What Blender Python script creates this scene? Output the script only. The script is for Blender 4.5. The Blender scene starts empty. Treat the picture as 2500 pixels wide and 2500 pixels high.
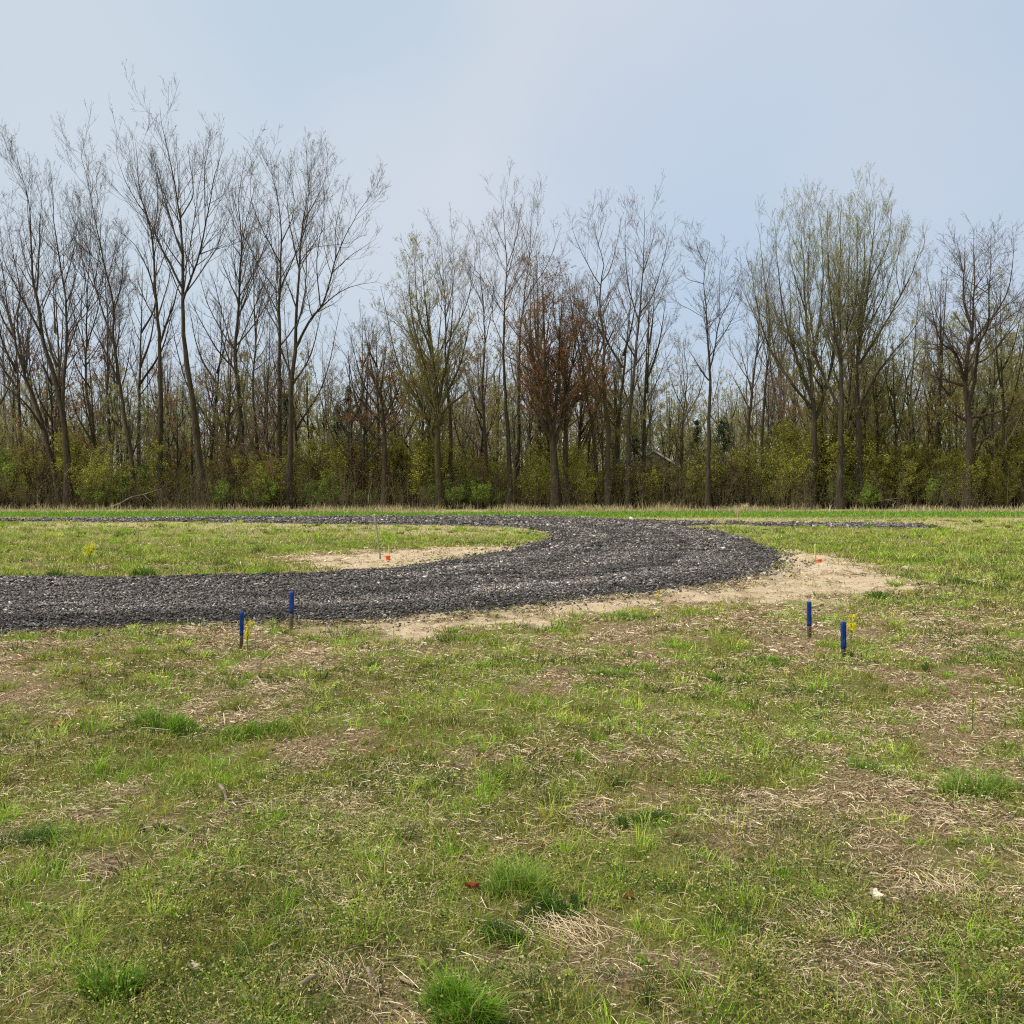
import bpy, math
import numpy as np
R = math.radians
rng = np.random.default_rng(11)
sc = bpy.context.scene
COL = sc.collection

# ------------------------------------------------------------------ camera
CAMH, F, HOR = 1.55, 2507.0, 1193.0
PITCH = math.atan((1250 - HOR) / F)
cd = bpy.data.cameras.new('camera'); cam = bpy.data.objects.new('camera', cd); COL.objects.link(cam)
cam.location = (0, 0, CAMH); cam.rotation_euler = (R(90) - PITCH, 0, 0)
cd.sensor_width = 36; cd.lens = 36 * F / 2500; cd.clip_end = 3000; cd.clip_start = .05
sc.camera = cam
ca, sa = math.cos(PITCH), math.sin(PITCH)

def ray(px, py):
    u = (np.asarray(px, float) - 1250) / F; v = -(np.asarray(py, float) - 1250) / F
    return u, ca + sa * v, -sa + ca * v
def ground(px, py):            # photo pixel -> point of the flat ground
    u, y, z = ray(px, py); t = -CAMH / z
    return u * t, y * t
def plane(px, py, D):          # photo pixel -> point at distance D
    u, y, z = ray(px, py); t = D / y
    return np.stack([u * t, y * t + 0 * u, CAMH + z * t], -1)

# ------------------------------------------------------------------ noise
def vnoise(x, y, seed):
    xi = np.floor(x).astype(np.int64); yi = np.floor(y).astype(np.int64)
    fx = x - xi; fy = y - yi; fx = fx * fx * (3 - 2 * fx); fy = fy * fy * (3 - 2 * fy)
    def h(a, b):
        n = (a * 374761393 + b * 668265263 + seed * 974711) & 0xffffffff
        n = ((n ^ (n >> 13)) * 1274126177) & 0xffffffff
        n = (n ^ (n >> 16)) & 0xffffffff
        return n / 4294967295.0
    a = h(xi, yi); b = h(xi + 1, yi); c = h(xi, yi + 1); d = h(xi + 1, yi + 1)
    return (a * (1 - fx) + b * fx) * (1 - fy) + (c * (1 - fx) + d * fx) * fy
def fbm(x, y, scale, seed, octv=4):
    x = np.asarray(x, float) / scale; y = np.asarray(y, float) / scale
    s = 0; a = .5; n = 0
    for o in range(octv):
        s = s + a * vnoise(x * 2 ** o + 17.3 * o, y * 2 ** o - 9.1 * o, seed + o); n += a; a *= .55
    return s / n
def sst(a, b, v):
    t = np.clip((v - a) / (b - a), 0, 1); return t * t * (3 - 2 * t)

def sdist(x, y, poly):         # signed distance, positive inside
    x = np.asarray(x, float).ravel(); y = np.asarray(y, float).ravel()
    P = np.asarray(poly, float); Q = np.roll(P, -1, 0)
    best = np.full(x.shape, 1e9); ins = np.zeros(x.shape, bool)
    for (ax, ay), (bx, by) in zip(P, Q):
        dx, dy = bx - ax, by - ay; L = dx * dx + dy * dy + 1e-12
        t = np.clip(((x - ax) * dx + (y - ay) * dy) / L, 0, 1)
        best = np.minimum(best, np.hypot(x - ax - t * dx, y - ay - t * dy))
        if abs(dy) > 1e-12:
            c = ((ay > y) != (by > y)) & (x < (bx - ax) * (y - ay) / dy + ax)
            ins ^= c
    return np.where(ins, best, -best)
def wpoly(px):
    a = np.array(px, float); x, y = ground(a[:, 0], a[:, 1]); return np.stack([x, y], 1)

ROAD = wpoly([(-1500,1417),(0,1417),(323,1416),(582,1410),(712,1406),(841,1397),(938,1393),(1067,1378),(1165,1358),(1250,1346),(1275,1333),
  (1320,1323),(1346,1312),(1338,1300),(1300,1292),(1250,1287),(1100,1283),(906,1281),(453,1275),(0,1275),(-1500,1275),(-1500,1268),(0,1269),(453,1265),
  (906,1262),(1250,1262),(1379,1264),(1509,1270),(1600,1273),(1828,1277),(1826,1281),(1700,1283),(1640,1288),(1700,1293),(1768,1302),(1832,1319),
  (1871,1338),(1897,1357),(1899,1376),(1871,1393),(1800,1413),(1703,1433),(1573,1449),(1444,1462),(1315,1475),(1250,1480),(1100,1491),(873,1509),
  (841,1518),(700,1522),(582,1523),(323,1533),(226,1540),(0,1545),(-1500,1565)])
SPUR = wpoly([(1832,1279),(2050,1279),(2200,1280),(2291,1288),(2200,1291),(1950,1288),(1832,1283)])
SAND1 = wpoly([(860,1515),(1250,1483),(1450,1463),(1700,1434),(1800,1414),(1871,1394),(1899,1378),(1905,1350),(1935,1346),(1962,1348),(2059,1366),(2156,1382),
  (2240,1400),(2300,1425),(2230,1447),(2156,1452),(2026,1462),(1900,1466),(1832,1462),(1703,1478),(1541,1494),(1476,1504),(1379,1517),(1250,1519),(970,1532),(873,1530)])
SAND2 = wpoly([(705,1366),(750,1355),(800,1356),(906,1350),(1035,1338),(1150,1334),(1250,1332),(1290,1328),(1260,1345),(1165,1358),(1067,1378),(938,1394),(873,1396),(796,1384),(740,1372)])

BARE = [(1010,1505,.5),(650,1690,.35),(1060,1590,.45),(860,1960,.16),(930,2440,.22),(1400,2300,.2),(1800,2060,.3),(2330,1520,1.),(560,2000,.15),
        (1550,1840,.35),(2180,2130,.25),(2050,2400,.2),(150,1740,.35),(780,1360,1.5)]
MOUND = [(1975,1368,.7,.10),(1915,1352,.5,.10),(2060,1385,1.0,.05),(1060,1376,.6,.05),(930,1345,1.2,.05)]
def ground_z(x, y):
    x = np.asarray(x, float); y = np.asarray(y, float)
    near = np.clip(1 - (y - 8) / 30, .25, 1)
    z = (fbm(x, y, 2.2, 5, 3) - .5) * .12 * near + (fbm(x, y, .38, 9, 3) - .5) * .085 * near
    for px, py, s, h in MOUND:
        gx, gy = ground(px, py); z = z + h * np.exp(-((x - gx) ** 2 + ((y - gy) * .8) ** 2) / (s * s))
    z = z - .05 * sst(0, 6, np.abs(x * 0)) * 0
    return z

def masks(x, y):
    """sand, green, dry, signed distance to the gravel"""
    x = np.asarray(x, float).ravel(); y = np.asarray(y, float).ravel()
    n1 = fbm(x, y, 1.0, 21); n2 = fbm(x, y, .32, 33); n3 = fbm(x, y, 5., 44); n4 = fbm(x, y * 1.6, 14., 47, 3)
    rd = np.maximum(sdist(x, y, ROAD), sdist(x, y, SPUR))
    sd = np.maximum(sdist(x, y, SAND1), sdist(x, y, SAND2))
    sand = sst(-.5, .9, sd + (n1 - .5) * 3.0 + (n2 - .5) * 1.8 + .25) * (.6 + .45 * sst(.3, .5, n2))
    dry = np.zeros_like(x)
    g = .52 * n1 + .48 * n2 + (n3 - .5) * .3 + .02
    g = g + .10 * sst(14, 22, y) + .03 * sst(3, 9, x * 1.)
    right = sst(3, 6, x - (y - 12) * .22)
    g = g + .2 * right * sst(10, 14, y) * sst(45, 30, y)
    g = g + .45 * sst(53, 57, y) * sst(67, 63, y + (n3 - .5) * 6) * (.5 + .8 * n4)
    wv_ = (fbm(x, y * .2, 9., 61, 3) - .5) * 14; dry = dry + .95 * sst(63, 69, y + (n1 - .5) * 5 + wv_)
    dry = dry + .85 * sst(27, 36, y + (n3 - .5) * 8) * sst(56, 53, y) * (1 - .5 * sst(.45, .6, n4))
    green = sst(.44, .58, g) * (1 - .75 * dry)
    for px, py, s in BARE:
        gx, gy = ground(px, py); k = np.exp(-((x - gx) ** 2 + ((y - gy) * .9) ** 2) / (s * s)); green = green * (1 - .85 * k)
    green = green * (1 - .93 * sand)
    edge = sst(.35, .0, np.abs(rd + .15 + (n2 - .5) * .4))
    return sand, green, np.clip(dry, 0, 1), rd, edge, n3

# ------------------------------------------------------------------ meshes
def mk(name, V, faces, mat, parent=None, col=None, smooth=False, loc=None):
    """faces: list of int arrays (m,3) or (m,4)"""
    me = bpy.data.meshes.new(name)
    V = np.ascontiguousarray(V, np.float32)
    faces = [np.asarray(f, np.int32) for f in faces if len(f)]
    nl = sum(f.size for f in faces); npol = sum(len(f) for f in faces)
    me.vertices.add(len(V)); me.vertices.foreach_set('co', V.ravel())
    me.loops.add(nl); me.loops.foreach_set('vertex_index', np.concatenate([f.ravel() for f in faces]))
    ls = []; s = 0
    for f in faces:
        k = f.shape[1]; ls.append(np.arange(len(f), dtype=np.int32) * k + s); s += f.size
    me.polygons.add(npol); me.polygons.foreach_set('loop_start', np.concatenate(ls))
    if smooth: me.polygons.foreach_set('use_smooth', np.ones(npol, bool))
    if col is not None:
        a = me.color_attributes.new('col', 'FLOAT_COLOR', 'POINT')
        c = np.ones((len(V), 4), np.float32); c[:, :3] = col; a.data.foreach_set('color', c.ravel())
    me.update(calc_edges=True); me.materials.append(mat)
    o = bpy.data.objects.new(name, me); COL.objects.link(o)
    if parent is not None: o.parent = parent
    if loc is not None: o.location = loc
    return o
def tag(o, label=None, cat=None, group=None, kind=None):
    if label: o['label'] = label
    if cat: o['category'] = cat
    if group: o['group'] = group
    if kind: o['kind'] = kind
    return o
def empty(name, loc, label, cat, group=None, rz=0, s=1):
    o = bpy.data.objects.new(name, None); COL.objects.link(o); o.location = loc
    o.rotation_euler.z = rz; o.scale = (s, s, s); o.empty_display_size = .2
    return tag(o, label, cat, group)
def dup(root, loc, rz, s, label=None):
    r = root.copy(); COL.objects.link(r); r.location = loc; r.rotation_euler.z = rz; r.scale = s if hasattr(s, '__len__') else (s, s, s)
    if label: r['label'] = label
    for ch in [c for c in COL.objects if c.parent == root]:
        c = ch.copy(); COL.objects.link(c); c.parent = r
    return r

def nrm(v): return v / np.maximum(np.linalg.norm(v, axis=-1, keepdims=True), 1e-9)
def tubes(P, Rr, sides, cap=False):
    """P (M,K,3), Rr (M,K) -> verts, quads"""
    M, K, _ = P.shape
    T = np.empty_like(P); T[:, 1:-1] = P[:, 2:] - P[:, :-2]; T[:, 0] = P[:, 1] - P[:, 0]; T[:, -1] = P[:, -1] - P[:, -2]
    T = nrm(T); ref = nrm(rng.normal(size=(M, 1, 3)) * [1, 1, .25])
    U = nrm(np.cross(T, ref)); W = np.cross(T, U)
    a = np.arange(sides) * 2 * math.pi / sides
    V = P[:, :, None] + Rr[:, :, None, None] * (U[:, :, None] * np.cos(a)[None, None, :, None] + W[:, :, None] * np.sin(a)[None, None, :, None])
    base = (np.arange(M) * K * sides)[:, None, None] + (np.arange(K - 1) * sides)[None, :, None]
    s = np.arange(sides); s2 = (s + 1) % sides
    q = np.stack([base + s, base + s2, base + s2 + sides, base + s + sides], -1).reshape(-1, 4)
    return V.reshape(-1, 3), q
class Acc:
    def __init__(s): s.V = []; s.F3 = []; s.F4 = []; s.C = []; s.n = 0
    def add(s, V, F, col=None):
        V = np.asarray(V).reshape(-1, 3); F = np.asarray(F)
        if not len(V): return s
        (s.F3 if F.shape[1] == 3 else s.F4).append(F + s.n)
        s.V.append(V); s.n += len(V)
        if col is not None: s.C.append(np.broadcast_to(col, (len(V), 3)))
        return s
    def add2(s, V, F3, F4, col):
        s.F3.append(F3 + s.n); s.F4.append(F4 + s.n); s.V.append(V); s.C.append(col); s.n += len(V)
    def build(s, name, mat, parent=None, smooth=False, off=None):
        V = np.concatenate(s.V)
        if off is not None: V = V - np.asarray(off)
        fs = []
        if s.F3: fs.append(np.concatenate(s.F3))
        if s.F4: fs.append(np.concatenate(s.F4))
        return mk(name, V, fs, mat, parent, np.concatenate(s.C) if s.C else None, smooth)
def leaves(Cn, size, aspect=.55, flat=0.):
    """diamond leaf quads, random orientation"""
    n = len(Cn); a = nrm(rng.normal(size=(n, 3)) * [1, 1, 1 - flat]); b = nrm(np.cross(a, rng.normal(size=(n, 3)) + [0, 0, 2 * flat]))
    size = np.broadcast_to(size, (n,))[:, None]
    V = np.stack([Cn - a * size * .5, Cn + b * size * aspect * .5, Cn + a * size * .5, Cn - b * size * aspect * .5], 1)
    f = np.arange(n * 4).reshape(n, 4); return V.reshape(-1, 3), f
def pal(n, cols, w=None, var=.18):
    c = np.asarray(cols, float); i = rng.choice(len(c), n, p=w); return c[i] * (1 + rng.normal(size=(n, 1)) * var).clip(.4, 1.8)

# ------------------------------------------------------------------ materials
def mat(name):
    m = bpy.data.materials.new(name); m.use_nodes = True; nt = m.node_tree; b = nt.nodes['Principled BSDF']; return m, nt, b
def N(nt, t, **k):
    n = nt.nodes.new(t)
    for a, v in k.items(): setattr(n, a, v)
    return n
def noise(nt, scale, detail=4, rough=.6, coord='Object', vec=None):
    tc = N(nt, 'ShaderNodeTexCoord'); n = N(nt, 'ShaderNodeTexNoise'); n.inputs['Scale'].default_value = scale
    n.inputs['Detail'].default_value = detail; n.inputs['Roughness'].default_value = rough
    if vec is None: nt.links.new(tc.outputs[coord], n.inputs['Vector'])
    else:
        mp = N(nt, 'ShaderNodeMapping'); mp.inputs['Scale'].default_value = vec
        nt.links.new(tc.outputs[coord], mp.inputs['Vector']); nt.links.new(mp.outputs[0], n.inputs['Vector'])
    return n.outputs['Fac']
def ramp(nt, fac, stops):
    r = N(nt, 'ShaderNodeValToRGB'); e = r.color_ramp.elements
    while len(e) < len(stops): e.new(.5)
    for i, (p, c) in enumerate(stops):
        e[i].position = p; e[i].color = (*c, 1) if hasattr(c, '__len__') else (c, c, c, 1)
    nt.links.new(fac, r.inputs[0]); return r.outputs[0]
def mix(nt, f, a, b, mode='MIX'):
    m = N(nt, 'ShaderNodeMix', data_type='RGBA', blend_type=mode)
    for s, v in ((m.inputs[0], f), (m.inputs[6], a), (m.inputs[7], b)):
        if isinstance(v, (int, float)): s.default_value = v
        elif isinstance(v, tuple): s.default_value = (*v, 1)
        else: nt.links.new(v, s)
    return m.outputs[2]
def bump(nt, b, h, strength, dist):
    n = N(nt, 'ShaderNodeBump'); n.inputs['Strength'].default_value = strength; n.inputs['Distance'].default_value = dist
    nt.links.new(h, n.inputs['Height']); nt.links.new(n.outputs[0], b.inputs['Normal'])

def m_noise(name, stops, scale, rough=.9, vec=None, bs=.4, bd=.02, detail=5):
    m, nt, b = mat(name); f = noise(nt, scale, detail, .65, 'Object', vec)
    nt.links.new(ramp(nt, f, stops), b.inputs['Base Color']); b.inputs['Roughness'].default_value = rough
    b.inputs['Specular IOR Level'].default_value = .25
    bump(nt, b, f, bs, bd); return m
def m_veg(name, trans=.35, spec=.25, rough=.6):
    m, nt, b = mat(name); a = N(nt, 'ShaderNodeAttribute', attribute_name='col')
    nt.links.new(a.outputs['Color'], b.inputs['Base Color']); b.inputs['Roughness'].default_value = rough
    b.inputs['Specular IOR Level'].default_value = spec
    if trans:
        t = N(nt, 'ShaderNodeBsdfTranslucent'); nt.links.new(a.outputs['Color'], t.inputs[0])
        x = N(nt, 'ShaderNodeMixShader'); x.inputs[0].default_value = trans
        nt.links.new(b.outputs[0], x.inputs[1]); nt.links.new(t.outputs[0], x.inputs[2])
        nt.links.new(x.outputs[0], nt.nodes['Material Output'].inputs['Surface'])
    return m
M_GRASS = m_veg('grass_blades', .35, .2); M_STRAW = m_veg('dead_straw', .15, .15, .8); M_LEAF = m_veg('spring_leaves', .4, .15, .7)
M_TWIG = m_veg('twig_bark', 0, .1, .9); M_STONE = m_veg('slate_chips', 0, .35, .62); M_PETAL = m_veg('petals', .4, .2, .6)
M_BARK = m_noise('bark', [(.3, (.020, .016, .010)), (.52, (.052, .042, .027)), (.75, (.11, .09, .062))], 3.0, .95, (3, 3, .5), .9, .06)
M_BARKL = m_noise('grey_bark', [(.3, (.024, .020, .013)), (.52, (.058, .049, .033)), (.75, (.115, .10, .072))], 3.0, .95, (3, 3, .5), .9, .06)
M_BARKM = m_noise('mossy_bark', [(.3, (.022, .02, .009)), (.52, (.055, .052, .021)), (.75, (.11, .105, .045))], 3.0, .95, (3, 3, .5), .9, .06)
M_STICK = m_noise('weathered_stick', [(.3, (.10, .075, .055)), (.6, (.27, .22, .17))], 30, .9, (1, 1, 1), .6, .004)
M_WOOD = m_noise('weathered_wood', [(.3, (.04, .03, .02)), (.55, (.10, .078, .055)), (.8, (.19, .15, .11))], 22, .85, (4, 4, .35), .5, .003)
M_BLUE = m_noise('blue_paint', [(.25, (.003, .018, .12)), (.54, (.004, .035, .22)), (.64, (.012, .075, .32)), (.70, (.16, .17, .20))], 26, .5, (2.5, 2.5, .5), .25, .002)
M_ORANGE = m_noise('orange_plastic', [(.3, (.55, .07, .02)), (.7, (.80, .13, .03))], 12, .45, None, .1, .002)
M_FLAGW = m_noise('pale_wire', [(.3, (.50, .50, .16)), (.7, (.62, .60, .28))], 20, .6)
M_PALE = m_noise('bleached_wood', [(.3, (.19, .17, .14)), (.7, (.36, .33, .28))], 14, .8, (4, 4, .4))
M_SIDING = m_noise('white_siding', [(.3, (.36, .35, .33)), (.7, (.50, .49, .46))], 2, .8, (.2, .2, 9), .5, .02)
M_ROOF = m_noise('grey_shingles', [(.3, (.07, .065, .06)), (.7, (.14, .13, .12))], 8, .9)
M_TRIM = m_noise('white_trim', [(.3, (.55, .54, .51)), (.7, (.66, .65, .62))], 6, .6)
m, nt, b = mat('window_glass'); b.inputs['Base Color'].default_value = (.03, .035, .04, 1); b.inputs['Roughness'].default_value = .1; M_GLASS = m
m, nt, b = mat('standing_water'); b.inputs['Base Color'].default_value = (.04, .035, .025, 1); b.inputs['Roughness'].default_value = .05
bump(nt, b, noise(nt, 3), .05, .01); M_WATER = m

# ground: soil, thatch, moss and sand mixed by the field's own cover
m, nt, b = mat('field_soil'); at_ = N(nt, 'ShaderNodeAttribute', attribute_name='col'); sp = N(nt, 'ShaderNodeSeparateColor')
nt.links.new(at_.outputs['Color'], sp.inputs[0])
nf = noise(nt, 70, 7, .75); nb = noise(nt, 5, 5, .6); nstr = noise(nt, 95, 5, .7, 'Object', (1, .5, 1))
thatch = ramp(nt, nstr, [(.30, (.045, .03, .018)), (.46, (.15, .10, .055)), (.58, (.36, .275, .16)), (.72, (.58, .48, .30))])
moss = ramp(nt, nf, [(.30, (.035, .040, .014)), (.5, (.15, .165, .04)), (.7, (.38, .37, .12))])
sandc = ramp(nt, nb, [(.30, (.38, .29, .19)), (.5, (.56, .455, .30)), (.7, (.70, .60, .43))])
sandd = mix(nt, .35, sandc, ramp(nt, nf, [(.3, (.26, .19, .12)), (.55, (.5, .4, .28)), (.75, (.68, .58, .42))]))
dryc = ramp(nt, nf, [(.3, (.24, .21, .10)), (.5, (.42, .38, .19)), (.7, (.56, .51, .29))])
c = mix(nt, sp.outputs[1], thatch, moss); c = mix(nt, sp.outputs[2], c, dryc); c = mix(nt, sp.outputs[0], c, sandd)
nt.links.new(c, b.inputs['Base Color']); b.inputs['Roughness'].default_value = .95; b.inputs['Specular IOR Level'].default_value = .1
bump(nt, b, nf, .9, .02); M_GROUND = m
M_ROAD = m_noise('dark_gravel', [(.32, (.022, .020, .019)), (.5, (.075, .068, .063)), (.66, (.19, .175, .16)), (.75, (.34, .32, .29))], 22, .75, None, 1., .05, 8)

# ------------------------------------------------------------------ world and light
SUN_EL, SUN_AZ = 50, -108          # azimuth from +Y towards +X
w = bpy.data.worlds.new('World'); sc.world = w; w.use_nodes = True; nt = w.node_tree; bg = nt.nodes['Background']
sky = N(nt, 'ShaderNodeTexSky', sky_type='NISHITA'); sky.sun_disc = False; sky.sun_elevation = R(SUN_EL); sky.sun_rotation = R(SUN_AZ)
sky.air_density = 1.; sky.dust_density = 2.5; sky.ozone_density = 1.5
tc = N(nt, 'ShaderNodeTexCoord')
def wn(scale, loc, sc3=(1, 1, 1.7), detail=3):
    mp = N(nt, 'ShaderNodeMapping'); mp.inputs['Location'].default_value = loc; mp.inputs['Scale'].default_value = sc3
    nt.links.new(tc.outputs['Generated'], mp.inputs[0]); n = N(nt, 'ShaderNodeTexNoise'); n.inputs['Scale'].default_value = scale
    n.inputs['Detail'].default_value = detail; n.inputs['Roughness'].default_value = .45; n.inputs['Distortion'].default_value = .3
    nt.links.new(mp.outputs[0], n.inputs['Vector']); return n.outputs['Fac']
big = wn(2.2, (.3, 1.2, .4)); fine = wn(5.5, (2, .7, 1.4), (1, 1, 2.4), 4)
sx = N(nt, 'ShaderNodeSeparateXYZ'); nt.links.new(tc.outputs['Generated'], sx.inputs[0])
def mrange(v, a, b_, c_, d_):
    n = N(nt, 'ShaderNodeMapRange', interpolation_type='SMOOTHSTEP')
    for i, q in enumerate((a, b_, c_, d_)): n.inputs[i + 1].default_value = q
    nt.links.new(v, n.inputs[0]); return n.outputs[0]
cloud = ramp(nt, big, [(.36, (2.2, 3.0, 4.0)), (.50, (2.65, 3.35, 4.05)), (.62, (3.15, 3.6, 4.1))])
cloud = mix(nt, mrange(fine, .42, .68, 0, .35), cloud, (3.25, 3.65, 4.1))
cloud = mix(nt, mrange(sx.outputs[0], .05, .5, 0, .65), cloud, (2.35, 2.95, 3.85))
cloud = mix(nt, mrange(sx.outputs[0], -.12, -.5, 0, .5), cloud, (2.75, 3.45, 4.05))
cloud = mix(nt, mrange(sx.outputs[2], .28, .0, 0, .55), cloud, (3.3, 3.65, 4.15))
def patch(cloud, px, py, rad, colr, amt):
    u, y_, z_ = ray(px, py); v = np.array([float(u), float(y_), float(z_)]); v /= np.linalg.norm(v)
    ad = N(nt, 'ShaderNodeVectorMath', operation='ADD'); mp = N(nt, 'ShaderNodeTexNoise'); mp.inputs['Scale'].default_value = 4.5; mp.inputs['Detail'].default_value = 3
    nt.links.new(tc.outputs['Generated'], mp.inputs['Vector']); sc_ = N(nt, 'ShaderNodeVectorMath', operation='SCALE'); sc_.inputs[3].default_value = .22
    nt.links.new(mp.outputs['Color'], sc_.inputs[0]); nt.links.new(tc.outputs['Generated'], ad.inputs[0]); nt.links.new(sc_.outputs[0], ad.inputs[1])
    ds = N(nt, 'ShaderNodeVectorMath', operation='DISTANCE'); ds.inputs[1].default_value = tuple(v + .11); nt.links.new(ad.outputs[0], ds.inputs[0])
    return mix(nt, mrange(ds.outputs['Value'], rad, rad * .15, 0, amt), cloud, colr)
cloud = patch(cloud, 1150, 330, .27, (3.48, 3.74, 4.08), .85); cloud = patch(cloud, 1500, 130, .18, (3.3, 3.55, 4.05), .5)
cloud = patch(cloud, 150, 250, .28, (3.25, 3.65, 4.0), .75); cloud = patch(cloud, 800, 60, .2, (2.35, 3.15, 3.95), .6); cloud = patch(cloud, 1650, 480, .22, (2.3, 3.05, 4.05), .55)
cloud = patch(cloud, 900, 620, .2, (3.2, 3.6, 4.1), .5)
cloud = mix(nt, mrange(sx.outputs[2], .5, .8, 0, .9), cloud, (4.1, 3.95, 3.7)); cloud = mix(nt, mrange(sx.outputs[1], .35, -.3, 0, .9), cloud, (4.1, 3.95, 3.7))  # unseen sky overhead and behind made brighter and warmer, to light the ground
cloud = mix(nt, .16, cloud, (3.3, 3.35, 3.45))
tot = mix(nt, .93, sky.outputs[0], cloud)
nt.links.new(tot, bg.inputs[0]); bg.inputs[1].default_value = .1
sd = bpy.data.lights.new('sun', 'SUN'); so = bpy.data.objects.new('sun', sd); COL.objects.link(so)
sd.energy = 2.2; sd.angle = R(12); sd.color = (1, .93, .82)
e, a = R(SUN_EL), R(SUN_AZ); dirv = np.array([math.sin(a) * math.cos(e), math.cos(a) * math.cos(e), math.sin(e)])
import mathutils
so.rotation_euler = mathutils.Vector(dirv).to_track_quat('Z', 'Y').to_euler()
sc.view_settings.view_transform = 'Standard'; sc.view_settings.look = 'None'; sc.view_settings.gamma = 1
sc.view_settings.exposure = 0.98
sc.cycles.use_denoising = False; sc.cycles.filter_width = 1.15; sc.cycles.sample_clamp_indirect = 2.; sc.cycles.max_bounces = 6; sc.cycles.transparent_max_bounces = 4; sc.cycles.transmission_bounces = 3

# ------------------------------------------------------------------ ground sheet
def gridmesh(ys, us, xfun):
    yy = np.repeat(ys, len(us)); xx = xfun(yy, np.tile(us, len(ys)))
    ny, nx = len(ys), len(us); i = (np.arange(ny - 1)[:, None] * nx + np.arange(nx - 1)[None]).ravel()
    return xx, yy, np.stack([i, i + 1, i + 1 + nx, i + nx], 1)
ys = np.concatenate([[-400, -60, -15, -5, -1, .6], np.geomspace(1.4, 80, 560), [84, 90, 100, 120, 160, 250, 500, 1200]])
us = np.concatenate([[-25, -8, -3, -1.6, -1.1], np.linspace(-.8, .8, 420), [1.1, 1.6, 3, 8, 25]])
gx, gy, gf = gridmesh(ys, us, lambda y, u: u * (np.clip(np.abs(y), 2, 1e9) + 2))
s_, g_, d_, rd_, ed_, n3_ = masks(gx, gy)
gz = ground_z(gx, gy); gz = gz + s_ * ((fbm(gx, gy, .16, 81, 3) - .5) * .07 + .018 * np.sin(rd_ * 14 + fbm(gx, gy, .8, 83) * 5) * sst(-2.2, -.4, rd_)); gz = np.where(rd_ > .3, gz - .05, gz)
mk('ground', np.stack([gx, gy, gz], 1), [gf], M_GROUND, col=np.stack([s_, g_, d_], 1), smooth=True)['kind'] = 'structure'

# gravel roads: a low bank whose ragged edge sinks into the field
def road(name, poly, x0, x1, y0, y1, step):
    ys = [y0]
    while ys[-1] < y1: ys.append(ys[-1] + max(step, ys[-1] * .006))
    ys = np.array(ys); us = np.linspace(x0, x1, int((x1 - x0) / (step * 2)))
    x, y, f = gridmesh(ys, us, lambda y, u: u)
    sdv = sdist(x, y, poly)
    h = np.clip((sdv + (fbm(x, y, .5, 71) - .5) * .5) * .16, -.12, .055)
    z = ground_z(x, y) + h + (fbm(x, y, .12, 73, 2) - .5) * .03
    keep = (sdv > -.45)[f].any(1); f = f[keep]; used = np.unique(f); re = np.full(len(x), -1); re[used] = np.arange(len(used))
    mk(name, np.stack([x, y, z], 1)[used], [re[f]], M_ROAD, smooth=True)['kind'] = 'structure'
road('road', ROAD, -36, 26, 9.8, 60, .06)
road('path', SPUR, 10, 28, 38, 48, .08)

# ------------------------------------------------------------------ scattering on the field
def scatter(n, d0, d1, power, side=1.5, xr=None):
    d = np.linspace(d0, d1, 4000); pdf = np.minimum(1, (3 / d) ** power) * (.56 * d + side)
    c = np.cumsum(pdf); c /= c[-1]; dd = np.interp(rng.random(n), c, d)
    x = (rng.random(n) * 2 - 1) * (.56 * dd + side); return x, dd
def blades(x, y, z, h, wdt, lean, curl, az=None):
    """curved two-piece blades with a pointed tip"""
    n = len(x); az = rng.random(n) * 2 * math.pi if az is None else az
    ld = np.stack([np.cos(az), np.sin(az), np.zeros(n)], 1); fa = rng.random(n) * math.pi
    wv = np.stack([np.cos(fa), np.sin(fa), np.zeros(n)], 1) * (wdt * .5)[:, None]
    B = np.stack([x, y, z], 1); up = np.array([0, 0, 1.])
    mid = B + up * (h * .55)[:, None] + ld * (h * lean * .45)[:, None]
    tip = B + up * (h * (1 - curl * .35))[:, None] + ld * (h * (lean + curl * .7))[:, None]
    V = np.stack([B - wv, B + wv, mid - wv * .75, mid + wv * .75, tip], 1).reshape(-1, 3)
    i = np.arange(n) * 5
    return V, np.stack([i + 2, i + 3, i + 4], 1), np.stack([i, i + 1, i + 3, i + 2], 1)
def wpix(d, base, px=.75): return np.maximum(base, px * d / 1027)

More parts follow.
